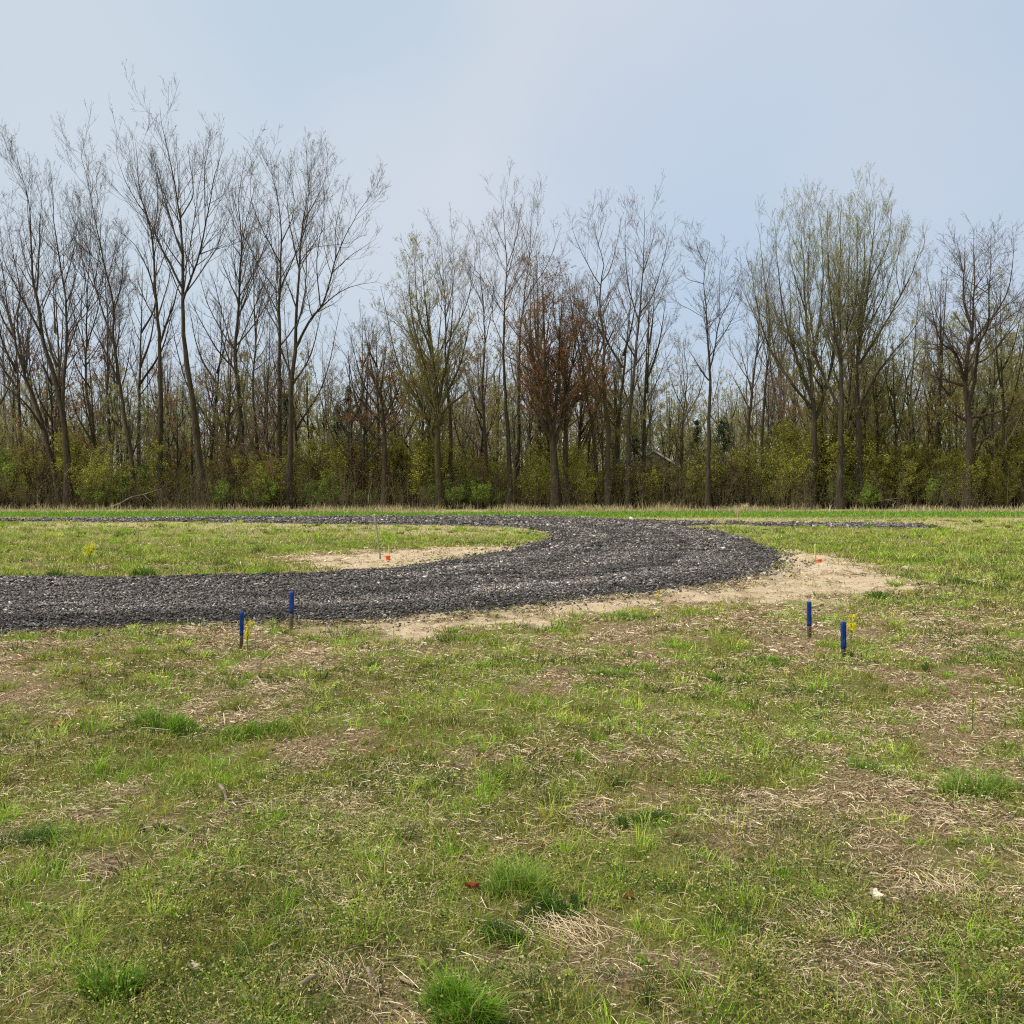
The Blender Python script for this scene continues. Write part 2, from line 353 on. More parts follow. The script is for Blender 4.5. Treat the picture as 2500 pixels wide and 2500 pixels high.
GREENS = np.array([(.23, .28, .038), (.36, .39, .06), (.075, .125, .018), (.52, .49, .16), (.36, .30, .11), (.22, .38, .03)])
def veg_field(n, seed):
    x, y = scatter(n, 2.0, 76, 1.5)
    s, g, dr, rd, ed, n3 = masks(x, y)
    p = (.16 + .84 * g) * (1 - .9 * s) * (1 - .5 * dr) * np.where(rd > 0.02, .0, 1)
    k = rng.random(n) < p; x, y, g, dr, n3 = x[k], y[k], g[k], dr[k], n3[k]; n = len(x)
    z = ground_z(x, y) - .004; lod = np.clip(y / 8, 1, 2.2)
    h = (.014 + .034 * rng.random(n) ** 1.6 + .06 * g * rng.random(n) ** 4) * lod
    h = h * np.where((y > 56) & (y < 66), 1.4, 1)
    hue = fbm(x, y, .9, 91, 3); hb = fbm(x, y, .5, 95, 3)
    w_ = rng.random(n)
    c = np.where((w_ < .28)[:, None], GREENS[3], np.where((w_ < .5)[:, None], GREENS[1], GREENS[0]))
    c = np.where(((hue < .44) & (w_ > .3))[:, None], GREENS[2], c); c = np.where(((hue > .57) & (w_ > .45))[:, None], GREENS[5], c)
    c = np.where((rng.random(n) > .55 + .55 * g)[:, None], GREENS[4], c)
    red = (hb > .58) & (y < 16) & (rng.random(n) < .5); c = np.where(red[:, None], np.array([.24, .14, .055]), c)
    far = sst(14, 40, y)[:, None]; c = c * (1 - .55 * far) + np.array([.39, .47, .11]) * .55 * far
    st = ((y > 55) & (y < 66))[:, None]; c = np.where(st, np.array([.20, .36, .05]), c)
    c = np.where((rng.random(n) < dr * .8)[:, None], np.array([.40, .35, .18]), c)
    c = c * (1 + rng.normal(size=(n, 1)) * .22).clip(.5, 1.7)
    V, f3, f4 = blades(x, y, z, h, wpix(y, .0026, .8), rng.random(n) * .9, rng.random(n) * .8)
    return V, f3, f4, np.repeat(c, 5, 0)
A = Acc(); A.add2(*veg_field(640000, 1))
# longer loose tufts inside the same sward
nt_ = 9000; tx, ty = scatter(nt_, 2.2, 50, 1.45); ts, tg, td, trd, te, t3 = masks(tx, ty)
k = (trd < -.1) & (rng.random(nt_) < .10 + .8 * tg) & (ts < .5); tx, ty = tx[k], ty[k]
cnt = 30; ti = np.repeat(np.arange(len(tx)), cnt); n = len(ti); rad = np.repeat(.03 + .10 * rng.random(len(tx)) ** 2, cnt) * np.clip(ty[ti] / 7, 1, 3)
th = rng.random(n) * 2 * math.pi; rr = rng.random(n) ** .6 * rad; bx = tx[ti] + rr * np.cos(th); by = ty[ti] + rr * np.sin(th)
hh = np.repeat(.045 + .09 * rng.random(len(tx)) ** 2.2, cnt) * (.5 + .6 * rng.random(n)) * np.clip(ty[ti] / 12, 1, 1.6)
tc_ = pal(len(tx), [GREENS[0], GREENS[1], (.26, .46, .03), GREENS[2], (.42, .54, .08)], [.22, .2, .28, .16, .14])[ti] * (1 + rng.normal(size=(n, 1)) * .15).clip(.6, 1.5)
V, f3, f4 = blades(bx, by, ground_z(bx, by), hh, wpix(by, .0032, .75), .15 + rr / rad * .8, rng.random(n), th + rng.normal(size=n) * .5)
A.add2(V, f3, f4, np.repeat(tc_, 5, 0))
A.build('grass', M_GRASS)['kind'] = 'stuff'

# small round leaved weeds
n = 600000; x, y = scatter(n, 2.0, 30, 1.7); s, g, dr, rd, ed, n3 = masks(x, y)
cl = fbm(x, y, .38, 131, 3); k = (rng.random(n) < sst(.40, .62, cl) * (.25 + .75 * g) * (1 - s) * (1 - dr)) & (rd < 0)
x, y, cl = x[k], y[k], cl[k]; n = len(x); sz = np.maximum(.005 + .008 * rng.random(n), 1.1 * y / 1027)
z = ground_z(x, y) + .004 + rng.random(n) * (.012 + .36 * (cl - .42).clip(0))
c = pal(n, [(.045, .095, .018), (.15, .22, .035), (.37, .40, .10), (.32, .25, .10), (.52, .50, .20)], [.28, .26, .20, .14, .12])
V, f = leaves(np.stack([x, y, z], 1), sz, .7, .5); mk('low_weeds', V, [f], M_LEAF, col=np.repeat(c, 4, 0))['kind'] = 'stuff'

# broad leaved rosettes
nr = 420; x, y = scatter(nr, 2.4, 17, 1.2); s, g, dr, rd, ed, n3 = masks(x, y); k = (rd < -.2) & (s < .5); x, y = x[k], y[k]; nr = len(x)
i = np.repeat(np.arange(nr), 9); n = len(i); az = rng.random(n) * 6.28; L = (.018 + .035 * rng.random(nr))[i] * (.6 + .6 * rng.random(n)); el = .15 + .7 * rng.random(n)
dv = np.stack([np.cos(az) * np.cos(el), np.sin(az) * np.cos(el), np.sin(el)], 1); wv = np.stack([-np.sin(az), np.cos(az), 0 * az], 1) * (L * .2)[:, None]
B = np.stack([x[i], y[i], ground_z(x[i], y[i]) + .006], 1); M_ = B + dv * (L * .55)[:, None]; T = B + dv * L[:, None] - np.array([0, 0, 1.]) * (L * .3)[:, None]
V = np.stack([B, M_ - wv, T, M_ + wv], 1).reshape(-1, 3); cc = pal(nr, [(.26, .36, .05), (.34, .42, .07), (.14, .24, .04), (.38, .20, .08)], [.35, .3, .27, .08])[i] * (1 + .12 * rng.normal(size=(n, 1)))
mk('broadleaf_weeds', V, [np.arange(n * 4).reshape(n, 4)], M_LEAF, col=np.repeat(cc, 4, 0))['kind'] = 'stuff'

# dead straw lying on the soil
n = 560000; x, y = scatter(n, 2.0, 30, 1.45); s, g, dr, rd, ed, n3 = masks(x, y)
sp_ = fbm(x, y, .55, 151, 3)
k = (rng.random(n) < (1 - .5 * g) * (1 - .95 * s) * (.3 + 1.1 * sst(.4, .62, sp_))) & (rd < 0); x, y, sp_ = x[k], y[k], sp_[k]; n = len(x)
L = (.018 + .06 * rng.random(n) ** 2.2) * np.clip(y / 9, 1, 2.) * np.where(rng.random(n) < .03, 2.4, 1)
az = fbm(x, y, .35, 161, 2) * 9 + rng.normal(size=n) * .9
dv = np.stack([np.cos(az), np.sin(az), rng.normal(size=n) * .20], 1)
wv = np.stack([-np.sin(az), np.cos(az), rng.normal(size=n) * .6], 1) * (wpix(y, .0017, .55) * .5 * (.6 + .8 * rng.random(n)))[:, None]
B = np.stack([x, y, ground_z(x, y) + .004 + rng.random(n) ** 2 * .028], 1)
bend = np.stack([rng.normal(size=n), rng.normal(size=n), np.abs(rng.normal(size=n)) * .6], 1) * (L * .07)[:, None]
P0 = B - dv * (L * .5)[:, None]; P1 = B + bend; P2 = B + dv * (L * .5)[:, None]
V = np.stack([P0 - wv, P0 + wv, P1 - wv, P1 + wv, P2 - wv * .6, P2 + wv * .6], 1).reshape(-1, 3); i = np.arange(n) * 6
f = np.concatenate([np.stack([i, i + 1, i + 3, i + 2], 1), np.stack([i + 2, i + 3, i + 5, i + 4], 1)])
c = pal(n, [(.62, .51, .34), (.48, .38, .235), (.31, .225, .14), (.70, .61, .45), (.09, .06, .04)], [.28, .27, .17, .14, .14])
mk('straw_litter', V, [f], M_STRAW, col=np.repeat(c, 6, 0))['kind'] = 'stuff'

# long pale dead stalks, loose and bent
n = 8000; x, y = scatter(n, 2.2, 16, 1.4); s, g, dr, rd, ed, n3 = masks(x, y); k = (rd < 0) & (s < .4); x, y = x[k], y[k]; n = len(x)
az = rng.random(n) * 6.28; L = .06 + .16 * rng.random(n) ** 2; t = np.linspace(0, 1, 5)[None, :, None]
d3 = np.stack([np.cos(az), np.sin(az), np.abs(rng.normal(size=n)) * .35], 1)[:, None]
P = np.stack([x, y, ground_z(x, y) + .004], 1)[:, None] + d3 * t * L[:, None, None] + np.array([0, 0, -1.]) * (t ** 2) * (d3[:, :, 2:] * L[:, None, None]) * .8
P = P + np.cross(d3, [0, 0, 1.]) * (t * (1 - t)) * rng.normal(size=(n, 1, 1)) * .14 * L[:, None, None]
V, f = tubes(P, np.repeat(wpix(y, .0012, .28)[:, None] * .8, 5, 1) * np.linspace(1, .5, 5), 3)
mk('dead_stalks', V, [f], M_STRAW, col=np.repeat(pal(n, [(.58, .49, .33), (.45, .37, .22), (.50, .46, .24)]), 15, 0))['kind'] = 'stuff'

# tiny pale flower heads over the sward
n = 42000; x, y = scatter(n, 2.6, 24, 1.2); s, g, dr, rd, ed, n3 = masks(x, y)
fl = fbm(x, y, 1.6, 171, 3); pr = (.08 + .92 * sst(-1.2, 2.2, x)) * sst(.42, .58, fl) * (.35 + .65 * g) * sst(3, 6.5, y) * (1 - s)
k = (rng.random(n) < pr * 1.) & (rd < -.1); x, y = x[k], y[k]; n = len(x)
V, f = leaves(np.stack([x, y, ground_z(x, y) + .025 + .05 * rng.random(n)], 1), np.maximum(.008 + .005 * rng.random(n), 1.3 * y / 1027), .9, .5)
mk('clover_heads', V, [f], M_PETAL, col=np.repeat(pal(n, [(.72, .72, .40), (.64, .66, .30), (.78, .76, .55)], var=.1), 4, 0))['kind'] = 'stuff'

# slate chips on the road
def chips(n, d0, d1, size, poly, name, xr):
    y = np.sqrt(rng.random(n)) * 0 + (d0 + (d1 - d0) * rng.random(n) ** 1.0); x = xr[0] + (xr[1] - xr[0]) * rng.random(n)
    k = np.abs(x) < .58 * y + 2; x, y = x[k], y[k]; sdv = sdist(x, y, poly) + (fbm(x, y, .5, 71) - .5) * .5
    k = rng.random(len(x)) < np.maximum(sst(-.30, .22, sdv), .16 * sst(-1.1, -.1, sdv) ** 1.5); x, y, sdv = x[k], y[k], sdv[k]; return x, y, sdv
def stones(x, y, z, s, asp=.26):
    n = len(x); c = np.array([(-1,-1,-1),(1,-1,-1),(1,1,-1),(-1,1,-1),(-1,-1,1),(1,-1,1),(1,1,1),(-1,1,1)], float)
    P = c[None] * (1 + rng.uniform(-.45, .25, size=(n, 8, 3))) * np.stack([np.ones(n), .45 + .45 * rng.random(n), asp * (.5 + rng.random(n))], 1)[:, None] * (s * .5)[:, None, None]
    a = rng.random(n) * 6.28; tl = rng.normal(size=n) * .35; t2 = rng.normal(size=n) * .35
    ca_, sa_, ct, st, c2, s2 = np.cos(a), np.sin(a), np.cos(tl), np.sin(tl), np.cos(t2), np.sin(t2); O, Z = np.ones(n), np.zeros(n)
    Rx = np.stack([O, Z, Z, Z, ct, -st, Z, st, ct], 1).reshape(n, 3, 3); Ry = np.stack([c2, Z, s2, Z, O, Z, -s2, Z, c2], 1).reshape(n, 3, 3)
    Rz = np.stack([ca_, -sa_, Z, sa_, ca_, Z, Z, Z, O], 1).reshape(n, 3, 3); Rm = Rz @ Rx @ Ry
    V = np.einsum('nij,nkj->nki', Rm, P) + np.stack([x, y, z], 1)[:, None]
    q = np.array([(0,3,2,1),(4,5,6,7),(0,1,5,4),(1,2,6,5),(2,3,7,6),(3,0,4,7)]); f = (np.arange(n)[:, None, None] * 8 + q[None]).reshape(-1, 4)
    return V.reshape(-1, 3), f
A = Acc()
for n, d0, d1, sz in ((230000, 10, 15.5, .034), (210000, 15.5, 24, .047), (110000, 24, 40, .072), (60000, 40, 60, .12)):
    wd = .58 * d1 + 2; x, y, sdv = chips(n, d0, d1, sz, ROAD, '', (-wd, min(wd, 24)))
    if d0 >= 24:
        x2, y2, s2 = chips(9000, 38, 48, sz, SPUR, '', (10, 28)); x, y, sdv = np.r_[x, x2], np.r_[y, y2], np.r_[sdv, s2]
    n = len(x); s = sz * (.45 + .75 * rng.random(n) ** 1.7) * np.where(rng.random(n) < .012, 2.0, 1)
    z = ground_z(x, y) + np.clip(sdv * .16, 0, .055) + s * .06 + rng.random(n) * .025
    V, f = stones(x, y, z, s)
    tone = (.45 * fbm(x, y * 2.2, 1.6, 191, 3) + .55 * fbm(sdv * 1., x * .05, .55, 193, 3))[:, None]
    c = pal(n, [(.040, .036, .033), (.095, .086, .080), (.18, .165, .155), (.33, .31, .29), (.17, .135, .105), (.50, .48, .44)], [.29, .30, .25, .09, .055, .015]) * np.clip(1 + 2.6 * (tone - .5), .5, 1.7) * (1 + .2 * np.exp(-((sdv - 1.25) / .3) ** 2) - .15 * np.exp(-((sdv - .35) / .25) ** 2))[:, None]
    A.add(V, f, np.repeat(c, 8, 0))
A.build('gravel', M_STONE)['kind'] = 'stuff'

# sand crumbs and clods on the bare earth
n = 60000; x, y = scatter(n, 2.5, 34, 1.1); s, g, dr, rd, ed, n3 = masks(x, y)
k = (rng.random(n) < .06 + .5 * s) & (rd < -.05); x, y, s = x[k], y[k], s[k]; n = len(x); sz = np.maximum(.006 + .02 * rng.random(n) ** 3, .8 * y / 1027) * (1 + s * rng.random(n))
V, f = stones(x, y, ground_z(x, y) + sz * .1, sz, .6)
c = np.where((s > .3)[:, None], pal(n, [(.5, .4, .28), (.42, .32, .21), (.60, .5, .37)]), pal(n, [(.13, .09, .055), (.22, .16, .10), (.30, .25, .2)]))
mk('soil_crumbs', V, [f], M_STRAW, col=np.repeat(c, 8, 0))['kind'] = 'stuff'

# tall dry grass at the wood's edge
A = Acc()
n = 60000; x = rng.uniform(-46, 46, n); y = 65 + 12.5 * rng.random(n) ** .8
den = fbm(x, y, 3., 203, 3); k = rng.random(n) < sst(.38, .6, den) * (.85 - .5 * sst(-8, -25, x)) + .05; x, y, den = x[k], y[k], den[k]; n = len(x)
h = (.08 + .42 * rng.random(n) ** 2.5) * (.25 + 1.4 * fbm(x, y, 2.4, 207, 3)) * (1 + .5 * sst(70, 76, y))
V, f3, f4 = blades(x, y, ground_z(x, y) - .01, h, np.full(n, .03), rng.random(n) * .35, rng.random(n) * .4)
A.add2(V, f3, f4, np.repeat(pal(n, [(.46, .40, .25), (.38, .33, .19), (.30, .31, .12), (.22, .15, .09)], [.4, .3, .18, .12]), 5, 0))
A.build('dry_grass', M_STRAW)['kind'] = 'stuff'

# ------------------------------------------------------------------ grass clumps one can point at
def clump(px, py, wx, h, nb, cols, label, name='grass_clump'):
    x0, y0 = ground(px, py); x0, y0 = float(x0), float(y0); W = wx * y0 / F * .5; D = W * .75
    e = empty(name, (x0, y0, float(ground_z(x0, y0))), label, 'grass clump', 'bright grass clumps in the field'); nb = int(nb * 1.5)
    ns = int(14 + W * 60); sa_ = rng.random(ns) * 6.28; sr = rng.random(ns) ** .5 * .95; sx_ = np.cos(sa_) * sr; sy_ = np.sin(sa_) * sr; sh = .45 + .75 * rng.random(ns); sl = rng.random(ns) * 6.28
    i = rng.integers(0, ns, nb); u = sx_[i] + rng.normal(size=nb) * .13; v = sy_[i] + rng.normal(size=nb) * .13; r = np.hypot(u, v); th = np.where(rng.random(nb) < .5, sl[i], np.arctan2(v, u))
    k_ = rng.random(nb) < .22; u = np.where(k_, u * 1.55, u); v = np.where(k_, v * 1.55, v); r = np.hypot(u, v)
    x = x0 + u * W; y = y0 + v * D; hh = np.where(k_, .6, 1.) * h * sh[i] * (.35 + .85 * rng.random(nb)) * (1.05 - .4 * np.minimum(r, 1.3) ** 2)
    V, f3, f4 = blades(x, y, ground_z(x, y) - .005, hh, wpix(np.full(nb, y0), .004, .75) * (.7 + .6 * rng.random(nb)), .12 + .65 * r * rng.random(nb), rng.random(nb) * .9, th + rng.normal(size=nb) * .6)
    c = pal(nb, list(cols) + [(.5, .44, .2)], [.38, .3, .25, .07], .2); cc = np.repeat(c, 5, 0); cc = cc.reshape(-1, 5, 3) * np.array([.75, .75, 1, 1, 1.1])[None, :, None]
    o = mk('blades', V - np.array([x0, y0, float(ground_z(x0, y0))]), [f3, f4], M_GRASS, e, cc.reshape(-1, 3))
    return e
BR = [(.17, .33, .025), (.25, .42, .04), (.10, .22, .02)]; YG = [(.22, .36, .05), (.30, .40, .08), (.15, .27, .035)]; DK = [(.055, .13, .02), (.09, .19, .03), (.14, .25, .04)]
for a in [(405,1790,165,.115,1300,BR,'bright green grass clump left of its twin, nearest the two left stakes'),
          (625,1800,150,.10,900,BR,'looser bright green grass clump just right of the brightest left clump'),
          (1140,2515,210,.12,1500,BR,'tall vivid grass clump cut by the bottom edge of the photo'),
          (1255,2185,170,.15,700,YG,'spiky light green grass clump with arching blades in lower centre'),
          (1350,2235,150,.07,1200,DK,'dark green leafy patch right of the spiky clump in lower centre'),
          (1240,2295,150,.06,1100,DK,'dark green leafy patch below the spiky clump in lower centre'),
          (2120,1870,90,.08,420,BR,'small bright green clump at mid right below the stakes'),
          (2390,1935,210,.12,900,YG,'wide loose pale green clump near the right edge'),
          (1520,1510,110,.10,700,YG,'bright yellow green clump on the sandy strip by the gravel curve'),
          (2150,1462,70,.14,330,DK,'spiky dark clump at the lower rim of the right sand patch'),
          (2270,1470,120,.12,500,DK,'wide green clump just right of the sand patch rim'),
          (1745,1668,34,.12,160,BR,'narrow upright green clump alone in the centre right field'),
          (355,1409,60,.22,420,DK,'dark green clump on the far bank of the near gravel lane'),
          (135,1413,44,.2,300,DK,'smaller dark clump left on the far bank of the near gravel lane'),
          (615,1400,80,.15,380,BR,'green clump on the far bank beside a bare brown strip'),
          (2345,1425,60,.15,350,DK,'dark tuft beyond the right sand patch'),
          (270,2430,150,.13,700,BR,'dark green blades at the lower left bottom edge'),
          (1545,2020,150,.06,900,DK,'low dark clover patch in the middle of the foreground'),
          (1870,1620,90,.07,450,BR,'green clump below the left one of the right stakes'),
          (1490,1655,140,.07,600,YG,'flat yellow green patch of grass in the centre field'),
          (70,2060,170,.09,700,DK,'green clump at the left edge of the foreground')]: clump(*a[:3], a[3] * 1.1, *a[4:])

# ------------------------------------------------------------------ stakes, caps, rods
def box(sx, sy, z0, z1, taper=0, bev=.0025, lean=(0, 0), chip=0):
    """a sawn post with chamfered arrises and slightly uneven ends"""
    a, b_ = sx / 2, sy / 2; c = bev
    ring = np.array([(-a + c, -b_), (a - c, -b_), (a, -b_ + c), (a, b_ - c), (a - c, b_), (-a + c, b_), (-a, b_ - c), (-a, -b_ + c)])
    zs = np.linspace(z0, z1, 9); V = []
    for i, z in enumerate(zs):
        s = 1 - taper * (1 - (z - z0) / (z1 - z0))
        V.append(np.c_[ring * s * (1 + rng.normal(size=(8, 1)) * .012), np.full(8, z) + (rng.normal(size=8) * chip if i in (8,) else 0)])
    V.append(np.c_[ring * .86, np.full(8, z1 + .002)])
    V = np.concatenate(V); k = 10; q = []
    for i in range(k - 1):
        for j in range(8): q.append((i * 8 + j, i * 8 + (j + 1) % 8, (i + 1) * 8 + (j + 1) % 8, (i + 1) * 8 + j))
    n = len(V); V = np.r_[V, [[0, 0, z1 + .002]], [[0, 0, z0]]]
    t = [(72 + j, 72 + (j + 1) % 8, n) for j in range(8)] + [((j + 1) % 8, j, n + 1) for j in range(8)]
    return V, [np.array(t), np.array(q)]
def stake(px, pyb, pyt, wpx, split, label, tilt, rz):
    x, y = map(float, ground(px, pyb)); h = (pyb - pyt) * y / F; wd = wpx * y / F; z = float(ground_z(x, y))
    e = empty('wooden_stake', (x, y, z), label, 'stake', 'blue topped survey stakes'); e.rotation_euler = (R(tilt[0]), R(tilt[1]), R(rz))
    V, f = box(wd * .9, wd * .9, -.12, h * split, .12); mk('bare_shaft', V, f, M_WOOD, e)
    V, f = box(wd * .9 + .0015, wd * .9 + .0015, h * split + .0005, h, 0, chip=.0015); mk('painted_top', V, f, M_BLUE, e)
    return e
stake(589,1586,1496,10,.36,'nearer left stake, solid blue top, beside yellow flowers',(2,1.5),12)
stake(711,1544,1450,9.5,.42,'farther left stake with blue top, standing at the gravel edge',(-1,1),-8)
stake(1976,1567,1477,9.5,.34,'farther right stake with worn pale streaks in its blue paint',(1,-1.2),5)
stake(2060,1610,1523,11,.24,'nearer right stake, dark blue almost to the ground, flowers behind it',(2,-2.2),10)

def tube_obj(name, pts, r, mt, parent=None, sides=6, n=14, r1=None, jit=0.):
    P = np.array(pts, float); t = np.linspace(0, len(P) - 1, n); i = np.minimum(t.astype(int), len(P) - 2); fr = (t - i)[:, None]
    Pm = np.vstack([2 * P[0] - P[1], P, 2 * P[-1] - P[-2]]); p0, p1, p2, p3 = Pm[i], Pm[i + 1], Pm[i + 2], Pm[i + 3]
    C_ = .5 * (2 * p1 + (p2 - p0) * fr + (2 * p0 - 5 * p1 + 4 * p2 - p3) * fr ** 2 + (3 * p1 - p0 - 3 * p2 + p3) * fr ** 3)
    rr = np.linspace(r, r if r1 is None else r1, n) * (1 + rng.normal(size=n) * jit)
    V, f = tubes(C_[None], rr[None], sides); nV = len(V)
    V = np.r_[V, C_[:1], C_[-1:]]; t3 = [((j + 1) % sides, j, nV) for j in range(sides)] + [(nV - sides + j, nV - sides + (j + 1) % sides, nV + 1) for j in range(sides)]
    return mk(name, V, [np.array(t3), f], mt, parent, smooth=True)

# orange utility caps with their pale marker rods
def cap(px, py, wpx, hpx, label):
    x, y = map(float, ground(px, py)); z = float(ground_z(x, y)); w_ = wpx * y / F; h = hpx * y / F
    e = empty('orange_pipe_cap', (x, y, z), label, 'pipe cap', 'orange caps in the sand')
    rs = [(.40, -.05), (.42, h * .15), (.44, h * .7), (.52, h * .72), (.53, h * .93), (.48, h)]; S = 14; V = []
    a = np.arange(S) * 2 * math.pi / S
    for r_, z_ in rs: V.append(np.c_[np.cos(a) * r_ * w_, np.sin(a) * r_ * w_, np.full(S, z_)])
    V = np.concatenate(V); q = [(i * S + j, i * S + (j + 1) % S, (i + 1) * S + (j + 1) % S, (i + 1) * S + j) for i in range(5) for j in range(S)]
    n = len(V); V = np.r_[V, [[0, 0, h + .004]]]; t = [(5 * S + j, 5 * S + (j + 1) % S, n) for j in range(S)]
    sk = [i for i in range(len(q)) if i < 2 * S]; li = [i for i in range(len(q)) if i >= 2 * S]
    mk('pipe', V, [np.array([q[i] for i in sk])], M_ORANGE, e); mk('lid', V, [np.array(t), np.array([q[i] for i in li])], M_ORANGE, e)
cap(947,1366,12,11,'orange cap beside the leaning pale pole on the left sand'); cap(2001,1380,11,10,'orange cap at the foot of the rod on the right sand mound')
def rod(px0, py0, px1, py1, r, mt, name, label, cat, lean=0., r1=None):
    x, y = map(float, ground(px0, py0)); z = float(ground_z(x, y)); t = plane(px1, py1, y + lean)
    o = tube_obj(name, [(0, 0, -.1), ((t[0] - x) * .5, lean * .5, (t[2] - z) * .5), (t[0] - x, lean, t[2] - z)], r, mt, None, 7, 10, r1); o.location = (x, y, z)
    return tag(o, label, cat)
rod(950,1364,949.5,1331,.010,M_FLAGW,'marker_rod','short thin pale rod behind the left orange cap','rod')
rod(1990,1377,1990,1328,.013,M_FLAGW,'marker_rod','taller yellow white rod on the right sand mound','rod')
x, y = map(float, ground(930, 1364)); z = float(ground_z(x, y)); t = plane(914, 1255, y)
e = empty('marker_pole', (x, y, z), 'thin grey pole leaning left on the left sand patch', 'pole')
tube_obj('shaft', [(0, 0, -.1), ((t[0] - x) * .5, 0, (t[2] - z) * .5), (t[0] - x, 0, t[2] - z - .04)], .022, M_PALE, e, 8, 8, .018)
tube_obj('pole_tip', [(t[0] - x + .004, 0, t[2] - z - .04), (t[0] - x, 0, t[2] - z)], .019, M_FLAGW, e, 8, 3)

# ------------------------------------------------------------------ yellow flowering plants
M_STEM = m_noise('green_stem', [(.3, (.07, .11, .025)), (.7, (.13, .17, .045))], 20, .7)
def mustard(px, py, hpx, wpx, nst, label, nf=26):
    x, y = map(float, ground(px, py)); z = float(ground_z(x, y)); h = hpx * y / F; W = wpx * y / F
    e = empty('yellow_rocket_plant', (x, y, z), label, 'wildflower', 'yellow wildflowers'); st = Acc(); lf = Acc()
    for s in range(nst):
        a = rng.random() * 6.28; r = W * .5 * (rng.random() ** .5) * (s > 0); hh = h * (1 - .3 * rng.random() * (s > 0)); t = np.linspace(0, 1, 6)[:, None]
        tip = np.array([math.cos(a) * r, math.sin(a) * r, hh]); P = tip * t; P[:, :2] *= t ** .8
        V, f = tubes(P[None], np.linspace(.0032, .0018, 6)[None] * max(1, y / 14), 5); st.add(V, f)
        for c_ in range(3):
            b0 = P[3] if c_ else P[5]; q = b0 + np.array([rng.normal() * W * .12, rng.normal() * W * .12, h * (.15 * rng.random() if c_ else 0)])
            V, f = tubes(np.stack([b0, q])[None], np.full((1, 2), .0016 * max(1, y / 14)), 4); st.add(V, f)
            C_ = q + rng.normal(size=(nf, 3)) * np.array([.012, .012, .014]) * max(1, y / 11)
            V, f = leaves(C_, max(.010, 1.05 * y / 1027), .9); mk('flower_head', V, [f], M_PETAL, e, np.repeat(pal(nf, [(.85, .74, .02), (.9, .82, .06), (.7, .64, .03)], var=.06), 4, 0))
        C_ = P[rng.integers(0, 4, 14)] + rng.normal(size=(14, 3)) * .02; V, f = leaves(C_, .03 * max(1, y / 14), .4)
        lf.add(V, f, np.repeat(pal(14, YG), 4, 0))
    st.build('stem', M_STEM, e); lf.build('leaves', M_LEAF, e)
mustard(604,1592,72,26,3,'yellow flowers beside the nearer left stake', 45); mustard(2077,1578,74,34,4,'yellow flowers behind the nearer right stake', 45)
mustard(218,1372,42,34,7,'bushy yellow flowers on the grass island beyond the gravel',16); mustard(2374,1795,112,16,2,'single tall yellow flower near the right edge',7)
mustard(1606,1476,38,10,2,'small faint yellow plant at the lower rim of the gravel curve',6); mustard(1397,1505,26,12,2,'tiny greenish yellow plant on the sandy strip below the curve',4)

# ------------------------------------------------------------------ sticks and leaves lying on the field
def stick(pts, r, label, r1=.6, fork=None, mt=None, lift=.012):
    P = [];
    for q in pts:
        x, y = map(float, ground(q[0], q[1])); P.append((x, y, float(ground_z(x, y)) + lift + (q[2] if len(q) > 2 else 0)))
    o0 = np.array(P[0]); P = np.array(P) - o0
    if fork is None:
        o = tube_obj('fallen_stick', P, r, mt or M_STICK, None, 7, 16, r * r1, .08); o.location = o0; tag(o, label, 'stick')
    else:
        e = empty('fallen_stick', o0, label, 'stick'); tube_obj('main_stem', P, r, mt or M_STICK, e, 7, 16, r * r1, .08); Q = [P[fork[0]]]
        for q in fork[1]:
            x, y = map(float, ground(q[0], q[1])); Q.append(np.array((x, y, float(ground_z(x, y)) + lift)) - o0)
        tube_obj('side_branch', Q, r * .7, mt or M_STICK, e, 6, 8, r * .4, .08); o = e
    o['group'] = 'sticks lying in the grass'
stick([(537,1932,.04),(548,1950,.02),(555,1970),(575,1973),(600,1970),(638,1963)],.009,'crooked grey stick bent upright at its left end')
stick([(640,1962),(700,1962),(785,1962)],.0035,'thin straight twig right of the crooked stick')
stick([(432,2022),(470,2032),(510,2040),(560,2052),(605,2058)],.009,'longer pale stick running from the dark clod to bare soil')
stick([(898,2408,.03),(912,2424),(920,2432),(922,2450)],.007,'short forked twig on bare straw near the bottom',.8,(2,[(930,2428),(931,2445)]))
stick([(973,2412),(992,2424),(1012,2438)],.008,'short thick twig piece right of the forked twig')
stick([(592,2474),(620,2478),(648,2484)],.011,'thick weathered stick piece at the bottom, half in grass')
stick([(725,2468,.02),(745,2452,.02),(775,2432,.02)],.010,'grey stick rising to the right beside bottom straw')
def drypile(px, py, n, L, label):
    x, y = map(float, ground(px, py)); z = float(ground_z(x, y)); az = rng.normal(size=n) * .45 + rng.random() * 3; l = L * (.5 + .6 * rng.random(n))
    d3 = np.stack([np.cos(az), np.sin(az), np.abs(rng.normal(size=n)) * .2], 1)[:, None]; t = np.linspace(0, 1, 5)[None, :, None] - .4
    B = np.stack([rng.normal(size=n) * L * .65, rng.normal(size=n) * L * .5, .004 + .02 * rng.random(n)], 1)[:, None]
    P = B + d3 * t * l[:, None, None] - np.array([0, 0, .25]) * t ** 2 * l[:, None, None]; V, f = tubes(P, np.full((n, 5), .0014), 3)
    o = mk('straw_bundle', V, [f], M_STRAW, col=np.repeat(pal(n, [(.72, .61, .42), (.58, .47, .30), (.42, .33, .2)]), 15, 0)); o.location = (x, y, z)
    tag(o, label, 'straw', 'bundles of dead grass')
